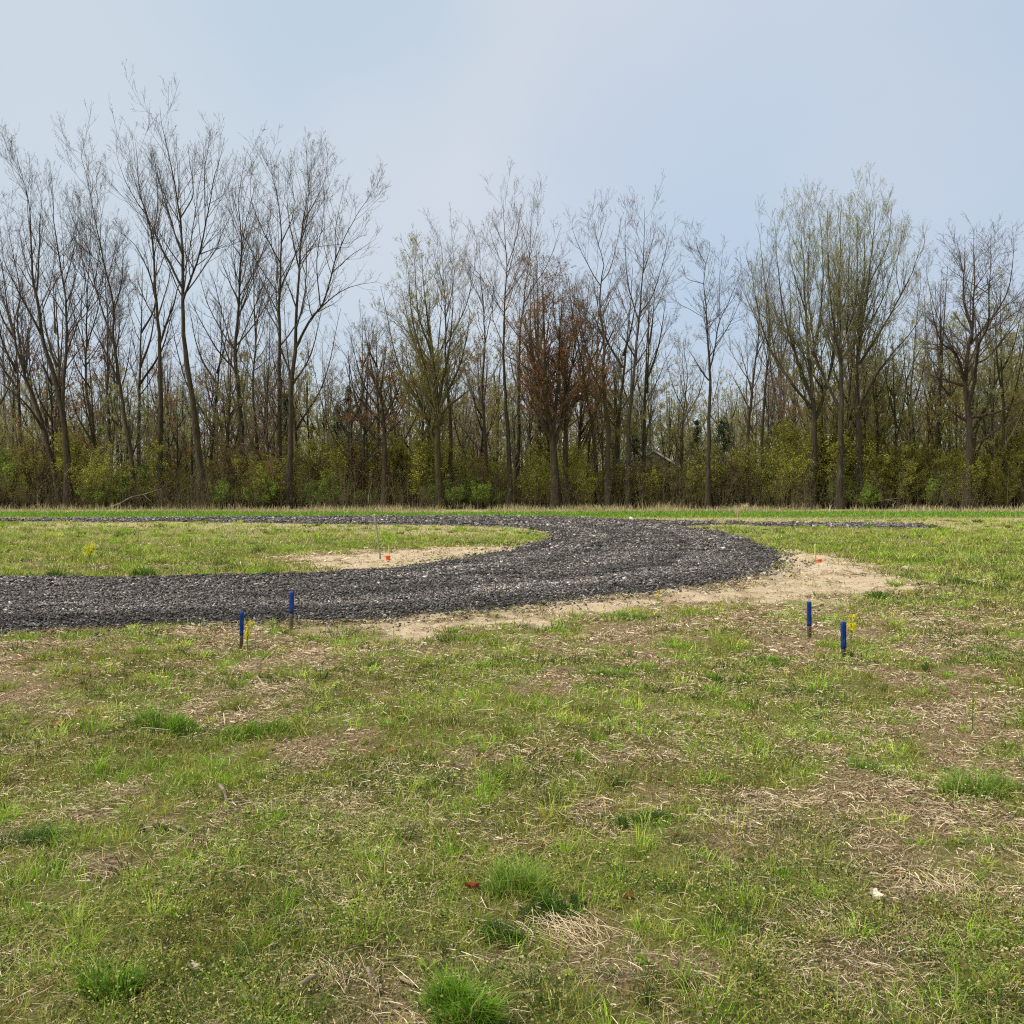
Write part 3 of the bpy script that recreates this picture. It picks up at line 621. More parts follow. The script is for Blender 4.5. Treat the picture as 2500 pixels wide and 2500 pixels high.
for q in [(1400,2290,170,.14,'matted bundle of pale straw right of the dark leafy patch'),(2215,2300,110,.15,'fan of long pale straw at the lower right'),
          (1990,2240,90,.12,'loose straw left of the white scrap'),(800,2410,130,.11,'straw tangle around the forked twig'),
          (860,2020,60,.12,'few long pale straws right of the left bare patch'),(2330,2190,110,.13,'straw bundle near the lower right edge'),
          (2080,2060,90,.13,'dry straw wisps in the right middle foreground')]: drypile(*q)
def curled(px, py, s, c1, label, name='dead_leaf', cat='leaf'):
    x, y = map(float, ground(px, py)); z = float(ground_z(x, y)); u = np.linspace(-1, 1, 9); v = np.linspace(-1, 1, 7); U_, V_ = np.meshgrid(u, v, indexing='ij')
    wd = (1 - U_ ** 2) ** .6 * (.55 + .15 * np.sin(9 * U_)) + .04
    X = U_ * s * .5; Y = V_ * wd * s * .5; Z = (V_ ** 2 * .28 + .12 * U_ ** 2 + .06 * np.sin(U_ * 6 + V_ * 3)) * s + .02
    a = rng.random() * 3; P = np.stack([X * math.cos(a) - Y * math.sin(a), X * math.sin(a) + Y * math.cos(a), Z], -1).reshape(-1, 3)
    i = (np.arange(8)[:, None] * 7 + np.arange(6)[None]).ravel(); f = np.stack([i, i + 1, i + 8, i + 7], 1)
    o = mk(name, P, [f], M_STRAW, col=np.tile(np.array(c1), (63, 1)) * (1 + .15 * rng.normal(size=(63, 1))), smooth=True); o.location = (x, y, z); tag(o, label, cat)
curled(1152,2192,.055,(.25,.075,.035),'curled reddish brown dead leaf left of the spiky clump')
curled(2138,2228,.07,(.78,.68,.56),'torn whitish scrap lying in the lower right grass','paper_scrap','scrap')
curled(472,2382,.05,(.70,.62,.50),'small pale dead leaf low on the left'); curled(850,2310,.03,(.3,.09,.03),'tiny rust brown dead leaf low in the left half')
x, y = map(float, ground(388, 2026)); V, f = stones(np.zeros(9), np.zeros(9), np.zeros(9), np.full(9, .03), .8)
V = V.reshape(9, 8, 3) + rng.normal(size=(9, 1, 3)) * [.022, .014, .004] + [0, 0, .015]
o = mk('earth_clod', V.reshape(-1, 3), [f], M_STRAW, col=np.tile((.07, .05, .035), (72, 1))); o.location = (x, y, float(ground_z(x, y))); tag(o, 'dark lumpy earth clod at the left end of the pale stick', 'clod')

# ------------------------------------------------------------------ trees
def resample(P, K):
    P = np.asarray(P, float); Pm = np.vstack([2 * P[0] - P[1], P, 2 * P[-1] - P[-2]]); t = np.linspace(0, len(P) - 1, 80); i = np.minimum(t.astype(int), len(P) - 2); f = (t - i)[:, None]
    p0, p1, p2, p3 = Pm[i], Pm[i + 1], Pm[i + 2], Pm[i + 3]
    C_ = .5 * (2 * p1 + (p2 - p0) * f + (2 * p0 - 5 * p1 + 4 * p2 - p3) * f ** 2 + (3 * p1 - p0 - 3 * p2 + p3) * f ** 3)
    s = np.r_[0, np.cumsum(np.linalg.norm(np.diff(C_, axis=0), axis=1))]; q = np.linspace(0, s[-1], K)
    return np.stack([np.interp(q, s, C_[:, j]) for j in range(3)], 1), s[-1]
def sprout(P, Rr, L, spacing, t0, t1, ang, lf, up, K2, rr, cap=.2, rend=.3, wob=.12):
    M, K, _ = P.shape; t0 = np.broadcast_to(t0, (M,)); t1 = np.broadcast_to(t1, (M,))
    cnt = np.maximum(0, (L * (t1 - t0) / spacing + rng.random(M)).astype(int)); idx = np.repeat(np.arange(M), cnt); n = len(idx)
    t = t0[idx] + (t1 - t0)[idx] * rng.random(n); f = t * (K - 1); i = np.minimum(f.astype(int), K - 2); fr = (f - i)[:, None]
    p = P[idx, i] * (1 - fr) + P[idx, i + 1] * fr; r = Rr[idx, i] * (1 - fr[:, 0]) + Rr[idx, i + 1] * fr[:, 0]
    tg = nrm(P[idx, i + 1] - P[idx, i]); pr = nrm(np.cross(tg, rng.normal(size=(n, 3)))); a = ang[0] + (ang[1] - ang[0]) * rng.random(n)
    d = tg * np.cos(a)[:, None] + pr * np.sin(a)[:, None]; ln = lf(t, L[idx], n)
    Q = np.empty((n, K2, 3)); Q[:, 0] = p; st = (ln / (K2 - 1))[:, None]
    for k in range(1, K2):
        d = nrm(d + np.array([0, 0, up / (K2 - 1)]) + rng.normal(size=(n, 3)) * wob); Q[:, k] = Q[:, k - 1] + d * st
    r0 = np.minimum(r * rr, cap); RQ = r0[:, None] * np.linspace(1, rend, K2)[None]
    return Q, RQ, ln
KINDS = {
 'poplar': dict(s1=.66, l1=.46, a1=(.35, .8), up=.8, s2=.40, s3=.25, tw=.44, tc=(.10, .08, .07), nl=3600, lc=[(.15, .09, .07), (.20, .14, .09), (.22, .20, .12)], ls=.06, bark='M_BARK'),
 'poplarg': dict(s1=.66, l1=.46, a1=(.35, .85), up=.8, s2=.40, s3=.25, tw=.44, tc=(.105, .085, .07), nl=5200, lc=[(.26, .28, .15), (.20, .20, .11), (.33, .36, .20)], ls=.062, bark='M_BARK'),
 'ash': dict(s1=.64, l1=.42, a1=(.4, .9), up=.7, s2=.40, s3=.27, tw=.46, tc=(.16, .13, .11), nl=2600, lc=[(.25, .21, .15), (.30, .28, .17)], ls=.055, bark='M_BARKL'),
 'maple': dict(s1=.44, l1=.40, a1=(.5, 1.1), up=.5, s2=.34, s3=.24, tw=.36, tc=(.11, .075, .055), nl=14000, lc=[(.30, .145, .07), (.22, .11, .05), (.36, .20, .09), (.25, .19, .08)], ls=.09, bark='M_BARK'),
 'willow': dict(s1=.45, l1=.40, a1=(.4, .95), up=.65, s2=.32, s3=.22, tw=.44, tc=(.17, .15, .075), nl=19000, lc=[(.36, .34, .11), (.27, .25, .08), (.42, .40, .16)], ls=.075, bark='M_BARKM'),
 'plume': dict(s1=.54, l1=.44, a1=(.3, .7), up=.9, s2=.36, s3=.24, tw=.44, tc=(.19, .175, .11), nl=19000, lc=[(.42, .45, .21), (.33, .35, .15), (.50, .54, .30)], ls=.065, bark='M_BARKL'),
 'oak': dict(s1=.56, l1=.44, a1=(.5, 1.1), up=.35, s2=.36, s3=.22, tw=.38, tc=(.10, .08, .072), nl=2600, lc=[(.17, .12, .09), (.21, .17, .12)], ls=.05, bark='M_BARK'),
}
def grow_tree(e, limbs, kind, base, dens=1., leaf=1., trunk_t0=.45, jit=.0012, leaflow=False):
    """limbs: list of (points (k,3) in world, r0, r1, t0)"""
    kd = KINDS[kind]; K = 26; P = []; Rr = []; L = []; T0 = []
    for pts, r0, r1, t0 in limbs:
        q, l = resample(pts, K); q[1:] += np.cumsum(rng.normal(size=(K - 1, 3)) * l * jit, 0)
        P.append(q); L.append(l); T0.append(t0); rr = r0 + (r1 - r0) * np.linspace(0, 1, K) ** .85
        if t0 >= trunk_t0 - .001 and pts is limbs[0][0]: rr = rr * (1 + .55 * np.exp(-np.linspace(0, 1, K) * 22))
        Rr.append(np.maximum(rr * (1 - .35 * np.linspace(0, 1, K) ** 2), .008))
    P = np.array(P) - base; Rr = np.array(Rr); L = np.array(L); T0 = np.array(T0)
    V, f = tubes(P, Rr, 8); mk('trunk', V, [f], globals()[kd['bark']], e, smooth=True)
    s = .93 / dens
    Q1, R1, L1 = sprout(P, Rr, L, kd['s1'] * s, T0, .985, kd['a1'], lambda t, l, n: (l * kd['l1'] * (1 - .78 * t) * np.minimum(1, .45 + t * 1.6) + .45) * (.45 + .75 * rng.random(n)), kd['up'], 7, .55, .075, .16, .10)
    Q2, R2, L2 = sprout(Q1, R1, L1, kd['s2'] * s, .25, .98, (.4, 1.), lambda t, l, n: (l * .42 * (1 - .6 * t) + .22) * (.5 + .7 * rng.random(n)), kd['up'] * .8, 4, .6, .020, .35, .12)
    Q3, R3, L3 = sprout(Q2, R2, L2, kd['s3'] * s, .3, 1., (.35, .95), lambda t, l, n: kd['tw'] * (.4 + .8 * rng.random(n)), kd['up'] * .5, 2, .8, .0085, .6, .1)
    Qe, Re, Le = sprout(P, Rr, L, 10., .98, 1., (.1, .5), lambda t, l, n: np.full(n, .5), .5, 4, .6, .02, .4)
    A = Acc(); c = np.array(kd['tc'])
    for Q, Rq, sd_ in ((Q1, np.maximum(R1, .0075), 4), (Q2, np.maximum(R2, .006), 3), (Q3, np.maximum(R3, .005), 3)):
        if not len(Q): continue
        V, f = tubes(Q, Rq, sd_); A.add(V, f, np.repeat(c * (1 + rng.normal(size=(len(Q), 1)) * .15), Q.shape[1] * sd_, 0))
    A.build('branches', M_TWIG, e)
    nl = int(kd['nl'] * leaf)
    if nl:
        allq = np.concatenate([Q3[:, 1], Q3.mean(1), Q2[:, 2]]); C_ = allq[rng.integers(0, len(allq), nl)] + rng.normal(size=(nl, 3)) * .06
        if leaflow: C_ = np.concatenate([C_, C_[C_[:, 2] < C_[:, 2].max() * .55]])
        clm = fbm(C_[:, 0] + C_[:, 1] * .7, C_[:, 2], 1.3, int(abs(base[0]) * 7) + 3, 2); C_ = C_[rng.random(len(C_)) < .25 + 1.1 * sst(.35, .65, clm)]
        V, f = leaves(C_, kd['ls'] * (.7 + .7 * rng.random(len(C_)))); mk('leaves', V, [f], M_LEAF, e, np.repeat(pal(len(C_), kd['lc'], var=.22), 4, 0))
def short(pl, d=62):
    (x0, y0), (x1, y1) = pl[-2], pl[-1]; l = math.hypot(x1 - x0, y1 - y0); k = max(.35, 1 - d / l); return list(pl[:-1]) + [(x0 + (x1 - x0) * k, y0 + (y1 - y0) * k)]
def photo_tree(label, kind, D, r0, trunk, leaders, t0=.5, dens=1., leaf=1., cat='tree', leaflow=False):
    trunk = short(trunk); leaders = [short(q) for q in leaders]; b = plane(*trunk[0], D); b[2] = 0.
    pts = [b]; y = D; ymax = rng.normal() * .8
    for i, q in enumerate(trunk[1:]): pts.append(plane(*q, D + ymax * (i + 1) / len(trunk)))
    limbs = [(np.array(pts), r0, .035, t0)]; jw = lambda q, l: np.vstack([q[:1], q[1:] + np.cumsum(rng.normal(size=(len(q) - 1, 3)) * l * .0018, 0)])
    allp = jw(*resample(np.array(pts), 26)); limbs = [(allp, r0, .014, t0)]; allp = resample(allp, 70)[0]; cum = [(allp, r0 + (.014 - r0) * np.linspace(0, 1, 70) ** .8)]
    for ld in leaders:
        s0 = plane(*ld[0], D); best = None
        for ap, ar in cum:
            dd = np.hypot(ap[:, 0] - s0[0], ap[:, 2] - s0[2]); j = int(dd.argmin())
            if best is None or dd[j] < best[0]: best = (dd[j], ap[j], ar[j])
        st = best[1]; ln = abs(ld[-1][1] - ld[0][1]) + abs(ld[-1][0] - ld[0][0]); dy = rng.normal() * ln * D / F * .22
        pp = [st] + [plane(*q, st[1] + dy * (i + 1) / (len(ld) - 1)) for i, q in enumerate(ld[1:])]; pp = np.array(pp)
        r = best[2] * .74; pp = jw(*resample(pp, 22)); limbs.append((pp, r, .010, .12)); ap, _ = resample(pp, 50); cum.append((ap, r + (.010 - r) * np.linspace(0, 1, 50) ** .8))
    e = empty('bare_tree' if leaf < 1.5 else 'budding_tree', b, label, cat, 'trees along the edge of the field')
    grow_tree(e, limbs, kind, b, dens, leaf, t0, 0., leaflow=leaflow); return e

TR = [
 ('leftmost leaning tree, its trunk running off the left edge','poplar',79,.26,[(150,1245),(125,1140),(85,997),(57,911),(34,826),(17,752),(0,660),(-30,520)],[[(57,911),(48,800),(54,700),(30,560),(-10,430)],[(34,826),(0,700),(-20,560),(-40,420)],[(100,1050),(60,985),(0,940),(-60,900)]],.45),
 ('slim tall tree behind the two leftmost leaning ones','poplar',83,.17,[(232,1242),(226,1050),(215,900),(222,700),(228,560),(238,420)],[[(218,860),(245,740),(262,600),(270,470)],[(222,720),(200,620),(180,500),(172,420)]],.4),
 ('thin dark tree rising just left of the slender S curved tree','poplar',82,.15,[(280,1242),(270,1080),(262,930),(268,780),(262,640),(255,520)],[[(264,900),(240,820),(232,720)],[(268,780),(300,690),(310,600)]],.35,1.,1.4),
 ('slim tree between the dark twiggy tree and the straight left trunk','ash',82,.16,[(632,1242),(625,1080),(615,950),(622,800),(615,650),(620,520),(628,420)],[[(620,820),(645,700),(660,600)],[(616,680),(598,580),(590,480)]],.4),
 ('slim tree left of the thin high pointed one at centre left','ash',81,.16,[(1190,1242),(1185,1080),(1178,950),(1180,820),(1172,700),(1165,600),(1162,530)],[[(1180,840),(1205,740),(1215,640)],[(1178,760),(1150,680),(1130,600)]],.35,1.1,1.6),
 ('tall forked tree leaning left, beside the leftmost leaning one','poplar',78,.30,[(168,1245),(162,1110),(148,997),(131,911),(102,815),(85,712),(74,655),(63,485),(43,400),(26,320)],[[(148,997),(160,900),(165,790),(157,672),(139,564),(134,485),(118,331)],[(139,700),(180,620),(192,540),(200,420)],[(102,815),(60,740),(10,640),(-10,500)],[(85,712),(96,600),(100,480),(95,380)],[(162,860),(200,760),(225,690)]],.45),
 ('slender S curved tree left of the straight trunk','poplar',78,.20,[(327,1243),(319,1110),(302,985),(293,923),(279,826),(285,758),(267,655),(250,564),(236,496),(216,388),(211,297)],[[(281,835),(245,746),(228,684),(211,598),(199,553),(171,502),(142,456)],[(293,940),(262,872),(228,809),(188,769),(142,735)],[(228,684),(245,600),(243,500),(190,350)],[(285,758),(300,680),(300,600),(285,480)]],.5),
 ('straight trunked tree with a left leader, left of the tallest tree','poplar',79,.27,[(390,1242),(389,1054),(387,854),(378,740),(373,598),(364,530),(353,496),(341,445),(325,274)],[[(388,840),(424,746),(441,695),(478,640),(500,590)],[(378,740),(362,660),(330,600),(285,560),(250,500)],[(373,598),(385,500),(380,400),(362,290)],[(364,530),(320,470),(290,400),(272,300)]],.5),
 ('tallest tree of the left group with a wide vase of limbs','poplar',77,.30,[(495,1243),(484,1070),(467,940),(452,826),(450,712),(447,627),(444,541),(432,460),(415,370),(398,290),(393,222)],[[(450,712),(415,644),(393,598),(364,530),(330,440),(300,330)],[(452,745),(484,627),(506,530),(520,450),(535,400),(557,274)],[(500,560),(498,430),(508,330),(512,244)],[(444,541),(470,470),(460,380),(450,290)],[(488,625),(530,605),(575,580)],[(506,530),(550,470),(575,400),(592,310)],[(447,627),(410,520),(380,420),(350,300)]],.52),
 ('dark twiggy tree behind, right of the tallest tree','poplar',81,.25,[(597,1243),(588,1054),(572,883),(578,740),(581,598),(575,485),(590,400),(606,340)],[[(579,640),(600,560),(622,470),(640,380)],[(575,780),(610,700),(640,640)],[(578,740),(545,650),(530,560)]],.35,1.,1.6),
 ('straight tree just left of the wide fan shaped one','poplarg',79,.24,[(685,1243),(682,997),(679,826),(682,712),(688,598),(680,500),(665,428),(654,308)],[[(685,640),(642,564),(614,485),(608,350)],[(688,598),(716,519),(710,428),(695,314)],[(682,712),(720,620),(740,540),(745,440)],[(665,428),(640,380),(625,330)]],.45),
 ('tall tree whose limbs fan out far to the right','poplarg',77,.29,[(703,1243),(710,1111),(713,968),(725,855),(728,712),(733,655),(739,541),(756,456),(750,380),(745,320)],[[(725,855),(750,786),(779,746),(796,695),(813,627),(853,541),(885,490),(905,452)],[(802,680),(850,630),(898,598),(955,553)],[(779,746),(841,705),(910,689),(960,700)],[(808,640),(819,564),(838,470),(841,399)],[(733,655),(710,560),(700,470),(705,360)],[(780,744),(775,640),(790,520),(800,370)],[(739,541),(790,450),(800,370),(798,340)],[(813,627),(860,590),(900,540),(930,510)]],.5,1.1),
 ('thin dark sapling tree between the two left straight trunks','poplar',80,.12,[(640,1243),(648,1100),(652,980),(660,860),(668,740),(672,650)],[[(655,930),(690,860),(720,800)]],.3,1.,1.5),
 ('low spreading reddish tree left of centre with a long left limb','maple',78,.28,[(938,1242),(935,1054),(925,960),(938,860),(935,780)],[[(930,1090),(921,1076),(864,1014),(800,970),(756,945)],[(926,970),(893,883),(885,800)],[(935,1020),(980,940),(985,850),(975,780)],[(930,1040),(900,1000),(860,930),(850,860)],[(938,1060),(985,1020),(1010,960)]],.4,1.,.5),
 ('mossy green many stemmed tree left of the dark centre trunks','willow',77,.33,[(1075,1240),(1072,1120),(1070,1005),(1060,880),(1045,760),(1035,640),(1028,586)],[[(1070,1040),(1040,900),(1005,780),(990,640),(975,590)],[(1070,1005),(1090,860),(1100,740),(1090,600)],[(1072,1060),(1088,1000),(1163,940),(1223,866)],[(1072,1100),(1020,980),(960,880),(940,760)],[(1072,1005),(1120,900),(1150,780),(1140,660)],[(1060,880),(1020,760),(1010,620),(1015,540)]],.3,1.,1.,'tree',True),
 ('dark slim trunk rising through the mossy tree','ash',80,.20,[(1100,1240),(1103,1052),(1098,900),(1098,772),(1092,700),(1085,600),(1062,510)],[[(1098,780),(1108,680),(1104,580),(1100,496)],[(1098,850),(1140,740),(1160,620),(1158,510)],[(1092,700),(1060,620),(1050,540)]],.45,1.2),
 ('thin tall tree left of centre with a high pointed top','ash',78,.20,[(1244,1240),(1240,1052),(1230,866),(1237,726),(1240,647),(1228,560),(1224,500),(1228,445)],[[(1240,650),(1262,580),(1272,510),(1265,480)],[(1228,600),(1205,540),(1195,480)],[(1237,726),(1280,660),(1300,600)]],.5,1.2),
 ('thin tree behind the rust leaved maple, topping out above it','ash',81,.19,[(1262,1242),(1268,1052),(1270,866),(1279,749),(1289,633),(1298,540),(1289,455)],[[(1289,633),(1310,560),(1325,480)],[(1281,740),(1340,640),(1370,560),(1372,520)],[(1289,620),(1270,540),(1262,490)]],.5,1.2),
 ('rust brown budding maple at centre with many upright stems','maple',77,.36,[(1358,1242),(1355,1150),(1345,1060),(1335,982),(1326,819),(1321,700),(1325,600)],[[(1345,1080),(1318,1010),(1303,889),(1280,773),(1262,660)],[(1350,1080),(1362,950),(1365,820),(1374,620)],[(1335,982),(1300,860),(1295,740),(1298,625)],[(1352,1100),(1375,1000),(1378,900),(1345,760),(1350,600)],[(1326,860),(1345,760),(1380,680)],[(1330,1030),(1275,920),(1250,830)]],.3,1.1,1.5),
 ('second rust brown maple, black trunk leaning limbs to the right','maple',78,.30,[(1383,1242),(1380,1100),(1382,959),(1396,866),(1405,796),(1396,690)],[[(1384,960),(1438,903),(1465,860)],[(1390,900),(1430,800),(1440,700)],[(1400,830),(1440,740),(1445,650)],[(1382,1000),(1430,960),(1470,945)],[(1384,930),(1370,820),(1380,720)]],.35,1.1,1.2),
 ('tree with a slanting trunk left of the high forked one','ash',79,.19,[(1463,1243),(1452,1075),(1433,959),(1421,866),(1408,790),(1396,720),(1390,640)],[[(1421,866),(1450,790),(1460,720)],[(1433,950),(1460,900),(1490,880)]],.5),
 ('high forked tree right of centre with three narrow plumes','ash',77,.25,[(1484,1243),(1484,1052),(1475,912),(1475,819),(1466,749),(1470,689),(1480,640),(1466,596),(1450,470)],[[(1468,700),(1438,651),(1400,563),(1391,470)],[(1470,689),(1489,656),(1512,563),(1517,479)],[(1478,850),(1512,773),(1535,700)],[(1475,830),(1440,750),(1420,690)],[(1466,596),(1480,530),(1478,470)]],.5,1.25),
 ('graceful tree right of centre, long bare trunk and oval crown','ash',77,.22,[(1533,1240),(1537,1029),(1546,912),(1551,842),(1556,773),(1570,647),(1575,516),(1570,468)],[[(1556,790),(1537,703),(1528,610),(1530,530),(1545,490)],[(1556,773),(1593,721),(1616,642),(1630,580),(1635,526)],[(1550,895),(1580,850),(1616,819)],[(1566,680),(1590,600),(1600,520)],[(1549,880),(1520,820),(1505,770)]],.5,1.25),
 ('isolated tree with crooked bare limbs and a tufted top, right of the house','oak',77,.21,[(1728,1238),(1728,1052),(1731,936),(1724,842),(1719,754),(1714,680),(1728,610),(1724,538)],[[(1731,905),(1747,842),(1756,787),(1779,740),(1803,680),(1826,600)],[(1756,787),(1756,700),(1765,610),(1775,560)],[(1729,930),(1719,915),(1686,861),(1654,819)],[(1714,700),(1677,679),(1658,596)],[(1747,842),(1770,810),(1810,790)],[(1720,650),(1700,600),(1705,550)]],.55,1.2),
 ('small many branched tree between the oval crown and the isolated tree','ash',82,.14,[(1664,1240),(1664,1100),(1665,1005),(1672,912),(1663,850),(1665,790)],[[(1665,1005),(1640,930),(1625,860),(1630,790)],[(1668,980),(1700,900),(1705,820)],[(1665,1040),(1690,980),(1720,920)]],.35,1.,1.5),
 ('small dark leaning tree just right of the oval crowned tree','ash',81,.12,[(1560,1242),(1575,1100),(1590,1010),(1612,936),(1625,870)],[[(1590,1020),(1570,940),(1580,880)]],.35),
 ('brownish tree right of the isolated one with a dense twiggy crown','ash',79,.19,[(1826,1242),(1828,1052),(1835,959),(1845,819),(1850,720),(1855,610)],[[(1835,959),(1810,860),(1800,780)],[(1840,880),(1880,790),(1895,700)],[(1830,1000),(1790,920),(1770,870)],[(1848,760),(1830,680),(1835,620)]],.35,1.1,2.),
 ('dark slim tree beside the brownish dense one','ash',80,.16,[(1862,1242),(1858,1052),(1868,940),(1880,840),(1870,700),(1850,560),(1830,520)],[[(1874,880),(1900,800),(1920,720)],[(1870,700),(1890,600),(1880,520)]],.4,1.1),
 ('left part of the great plumed clump at right, pale green twigs','plume',78,.30,[(1985,1238),(1988,1050),(1980,900),(1965,760),(1955,620),(1945,450)],[[(1985,980),(1940,860),(1905,720),(1890,560),(1885,470)],[(1980,900),(2005,760),(2010,600),(2000,440)],[(1985,1000),(1930,930),(1870,830),(1840,700),(1830,560)],[(1965,760),(1930,640),(1925,520)],[(1988,1030),(2030,900),(2040,760),(2030,560)]],.35,1.,1.,'tree',True),
 ('middle part of the great plumed clump at right, tallest plumes','plume',77,.30,[(2048,1238),(2056,1050),(2057,950),(2052,800),(2057,600),(2060,425)],[[(2056,900),(2030,760),(2020,600),(2022,440)],[(2055,860),(2085,740),(2092,600),(2090,430)],[(2054,820),(2070,700),(2075,540),(2072,430)],[(2057,1000),(2000,880),(1980,740),(1975,560),(1975,440)]],.4,1.1,1.,'tree',True),
 ('right part of the great plumed clump, limbs arching right','plume',78,.31,[(2098,1238),(2095,1010),(2099,842),(2122,680),(2136,540),(2150,440)],[[(2100,850),(2112,700),(2115,560),(2120,430)],[(2105,830),(2150,740),(2200,600),(2225,490)],[(2100,900),(2170,780),(2235,660),(2270,530)],[(2120,700),(2165,600),(2180,450)],[(2150,740),(2190,660),(2205,560),(2215,470)],[(2096,1000),(2150,900),(2230,800),(2280,700)],[(2235,660),(2255,600),(2260,520)]],.38,1.1,1.1,'tree',True),
 ('big dark oak like tree at the right edge, broad open crown','oak',76,.36,[(2362,1238),(2365,1099),(2362,1020),(2353,936),(2355,866),(2364,810),(2341,750),(2339,661),(2335,520)],[[(2363,1000),(2378,903),(2383,842),(2406,796),(2409,703),(2418,505)],[(2350,930),(2332,866),(2295,833),(2271,750),(2276,633)],[(2380,890),(2416,870),(2462,820),(2510,763),(2540,700)],[(2385,850),(2450,730),(2470,610),(2465,500)],[(2332,866),(2290,780),(2262,680),(2258,590)],[(2416,870),(2480,780),(2520,680),(2530,560)],[(2362,1019),(2439,1005),(2500,977),(2550,950)],[(2365,1095),(2374,1089),(2434,1052),(2476,1005)],[(2362,1030),(2346,1019),(2313,1000),(2281,996)],[(2353,945),(2276,917),(2200,884)],[(2364,810),(2380,700),(2380,600),(2378,495)],[(2341,750),(2310,650),(2300,570)],[(2409,703),(2440,620),(2490,540)],[(2383,842),(2380,760),(2365,650)]],.42,1.25),
 ('half hidden dark tree at the right edge behind the broad oak','oak',84,.22,[(2480,1240),(2482,1100),(2478,1000),(2500,900),(2510,800)],[[(2480,1040),(2440,960),(2430,900)],[(2482,1000),(2520,940),(2560,880)]],.4,1.,2.),
 ('slim pale tree in the gap between the plumed clump and the oak','ash',84,.16,[(2235,1240),(2230,1080),(2225,950),(2235,820),(2245,680),(2240,600)],[[(2228,980),(2200,900),(2190,800)],[(2232,880),(2275,800),(2290,700)]],.35,1.1,2.),
]
for t in TR: photo_tree(*t)

# ------------------------------------------------------------------ trees deeper in the wood, copies of a few grown ones
def wood_proto(kind, H, label, nlead, dens=.8, leaf=1., crown=.35, name='slim_tree', grp='slim trees deeper in the wood'):
    e = empty(name, (0, 0, 0), label, 'tree', grp); limbs = []
    ln = rng.normal(size=2) * H * .05; trunk = np.array([(0, 0, 0), (ln[0] * .3, ln[1] * .3, H * .3), (ln[0] * .6, ln[1] * .6, H * .6), (ln[0], ln[1], H)])
    limbs.append((trunk, H * .0095 + .03, .02, crown))
    for k in range(nlead):
        t = crown + (.75 - crown) * (k + rng.random()) / nlead; a = rng.random() * 6.28; s = np.array([ln[0] * t, ln[1] * t, H * t]); l = H * (1 - t) * (.6 + .4 * rng.random())
        w_ = l * (.25 + .25 * rng.random()); limbs.append((np.array([s, s + [math.cos(a) * w_ * .6, math.sin(a) * w_ * .6, l * .4], s + [math.cos(a) * w_, math.sin(a) * w_, l]]), H * .005 + .01, .018, .15))
    grow_tree(e, limbs, kind, np.zeros(3), dens, leaf, crown); return e
PR = [wood_proto('ash', 15, 'slim grey bare tree standing deeper in the wood', 3, .8, 1.5),
      wood_proto('maple', 12, 'rust brown budding young tree deeper in the wood', 4, .7, .45, .25, grp='rust brown young trees in the wood'),
      wood_proto('willow', 12, 'olive green budding tree deeper in the wood', 5, .7, .8, .2, grp='olive green young trees in the wood'),
      wood_proto('poplar', 17, 'slim dark bare tree deeper in the wood', 3, .8, 1., .4, grp='dark slim trees in the wood'),
      wood_proto('plume', 11, 'pale green leafing young tree deeper in the wood', 4, .7, .6, .2, grp='pale green young trees in the wood'),
      wood_proto('ash', 9, 'short grey twiggy sapling deeper in the wood', 4, .8, 1.2, .15, grp='twiggy saplings in the wood')]
used = [0] * 6; SPOT = []
for i in range(285):
    px = -120 + 2740 * (i + rng.random()) / 285; D = 79 + 44 * rng.random() ** 1.3
    gap = 1 - .75 * math.exp(-((px - 1640) / 70) ** 2) - .35 * math.exp(-((px - 820) / 60) ** 2)
    left = px < 720; r = rng.random()
    if r > gap: continue
    k = rng.choice(6, p=[.18, .12, .20, .10, .22, .18] if left else ([.16, .16, .30, .06, .16, .16] if px < 1500 else [.2, .06, .34, .05, .18, .17]))
    SPOT.append((px, D, k))
for px, D, k in SPOT:
    x = float(plane(px, 1193, D)[0]); s = (.55 + .55 * rng.random()) * (1.3 if 850 < px < 1480 or px > 1880 else 1.15)
    if used[k] == 0: PR[k].location = (x, D, 0); PR[k].scale = (s, s, s); used[k] = 1
    else: dup(PR[k], (x, D, 0), rng.random() * 6.28, s)

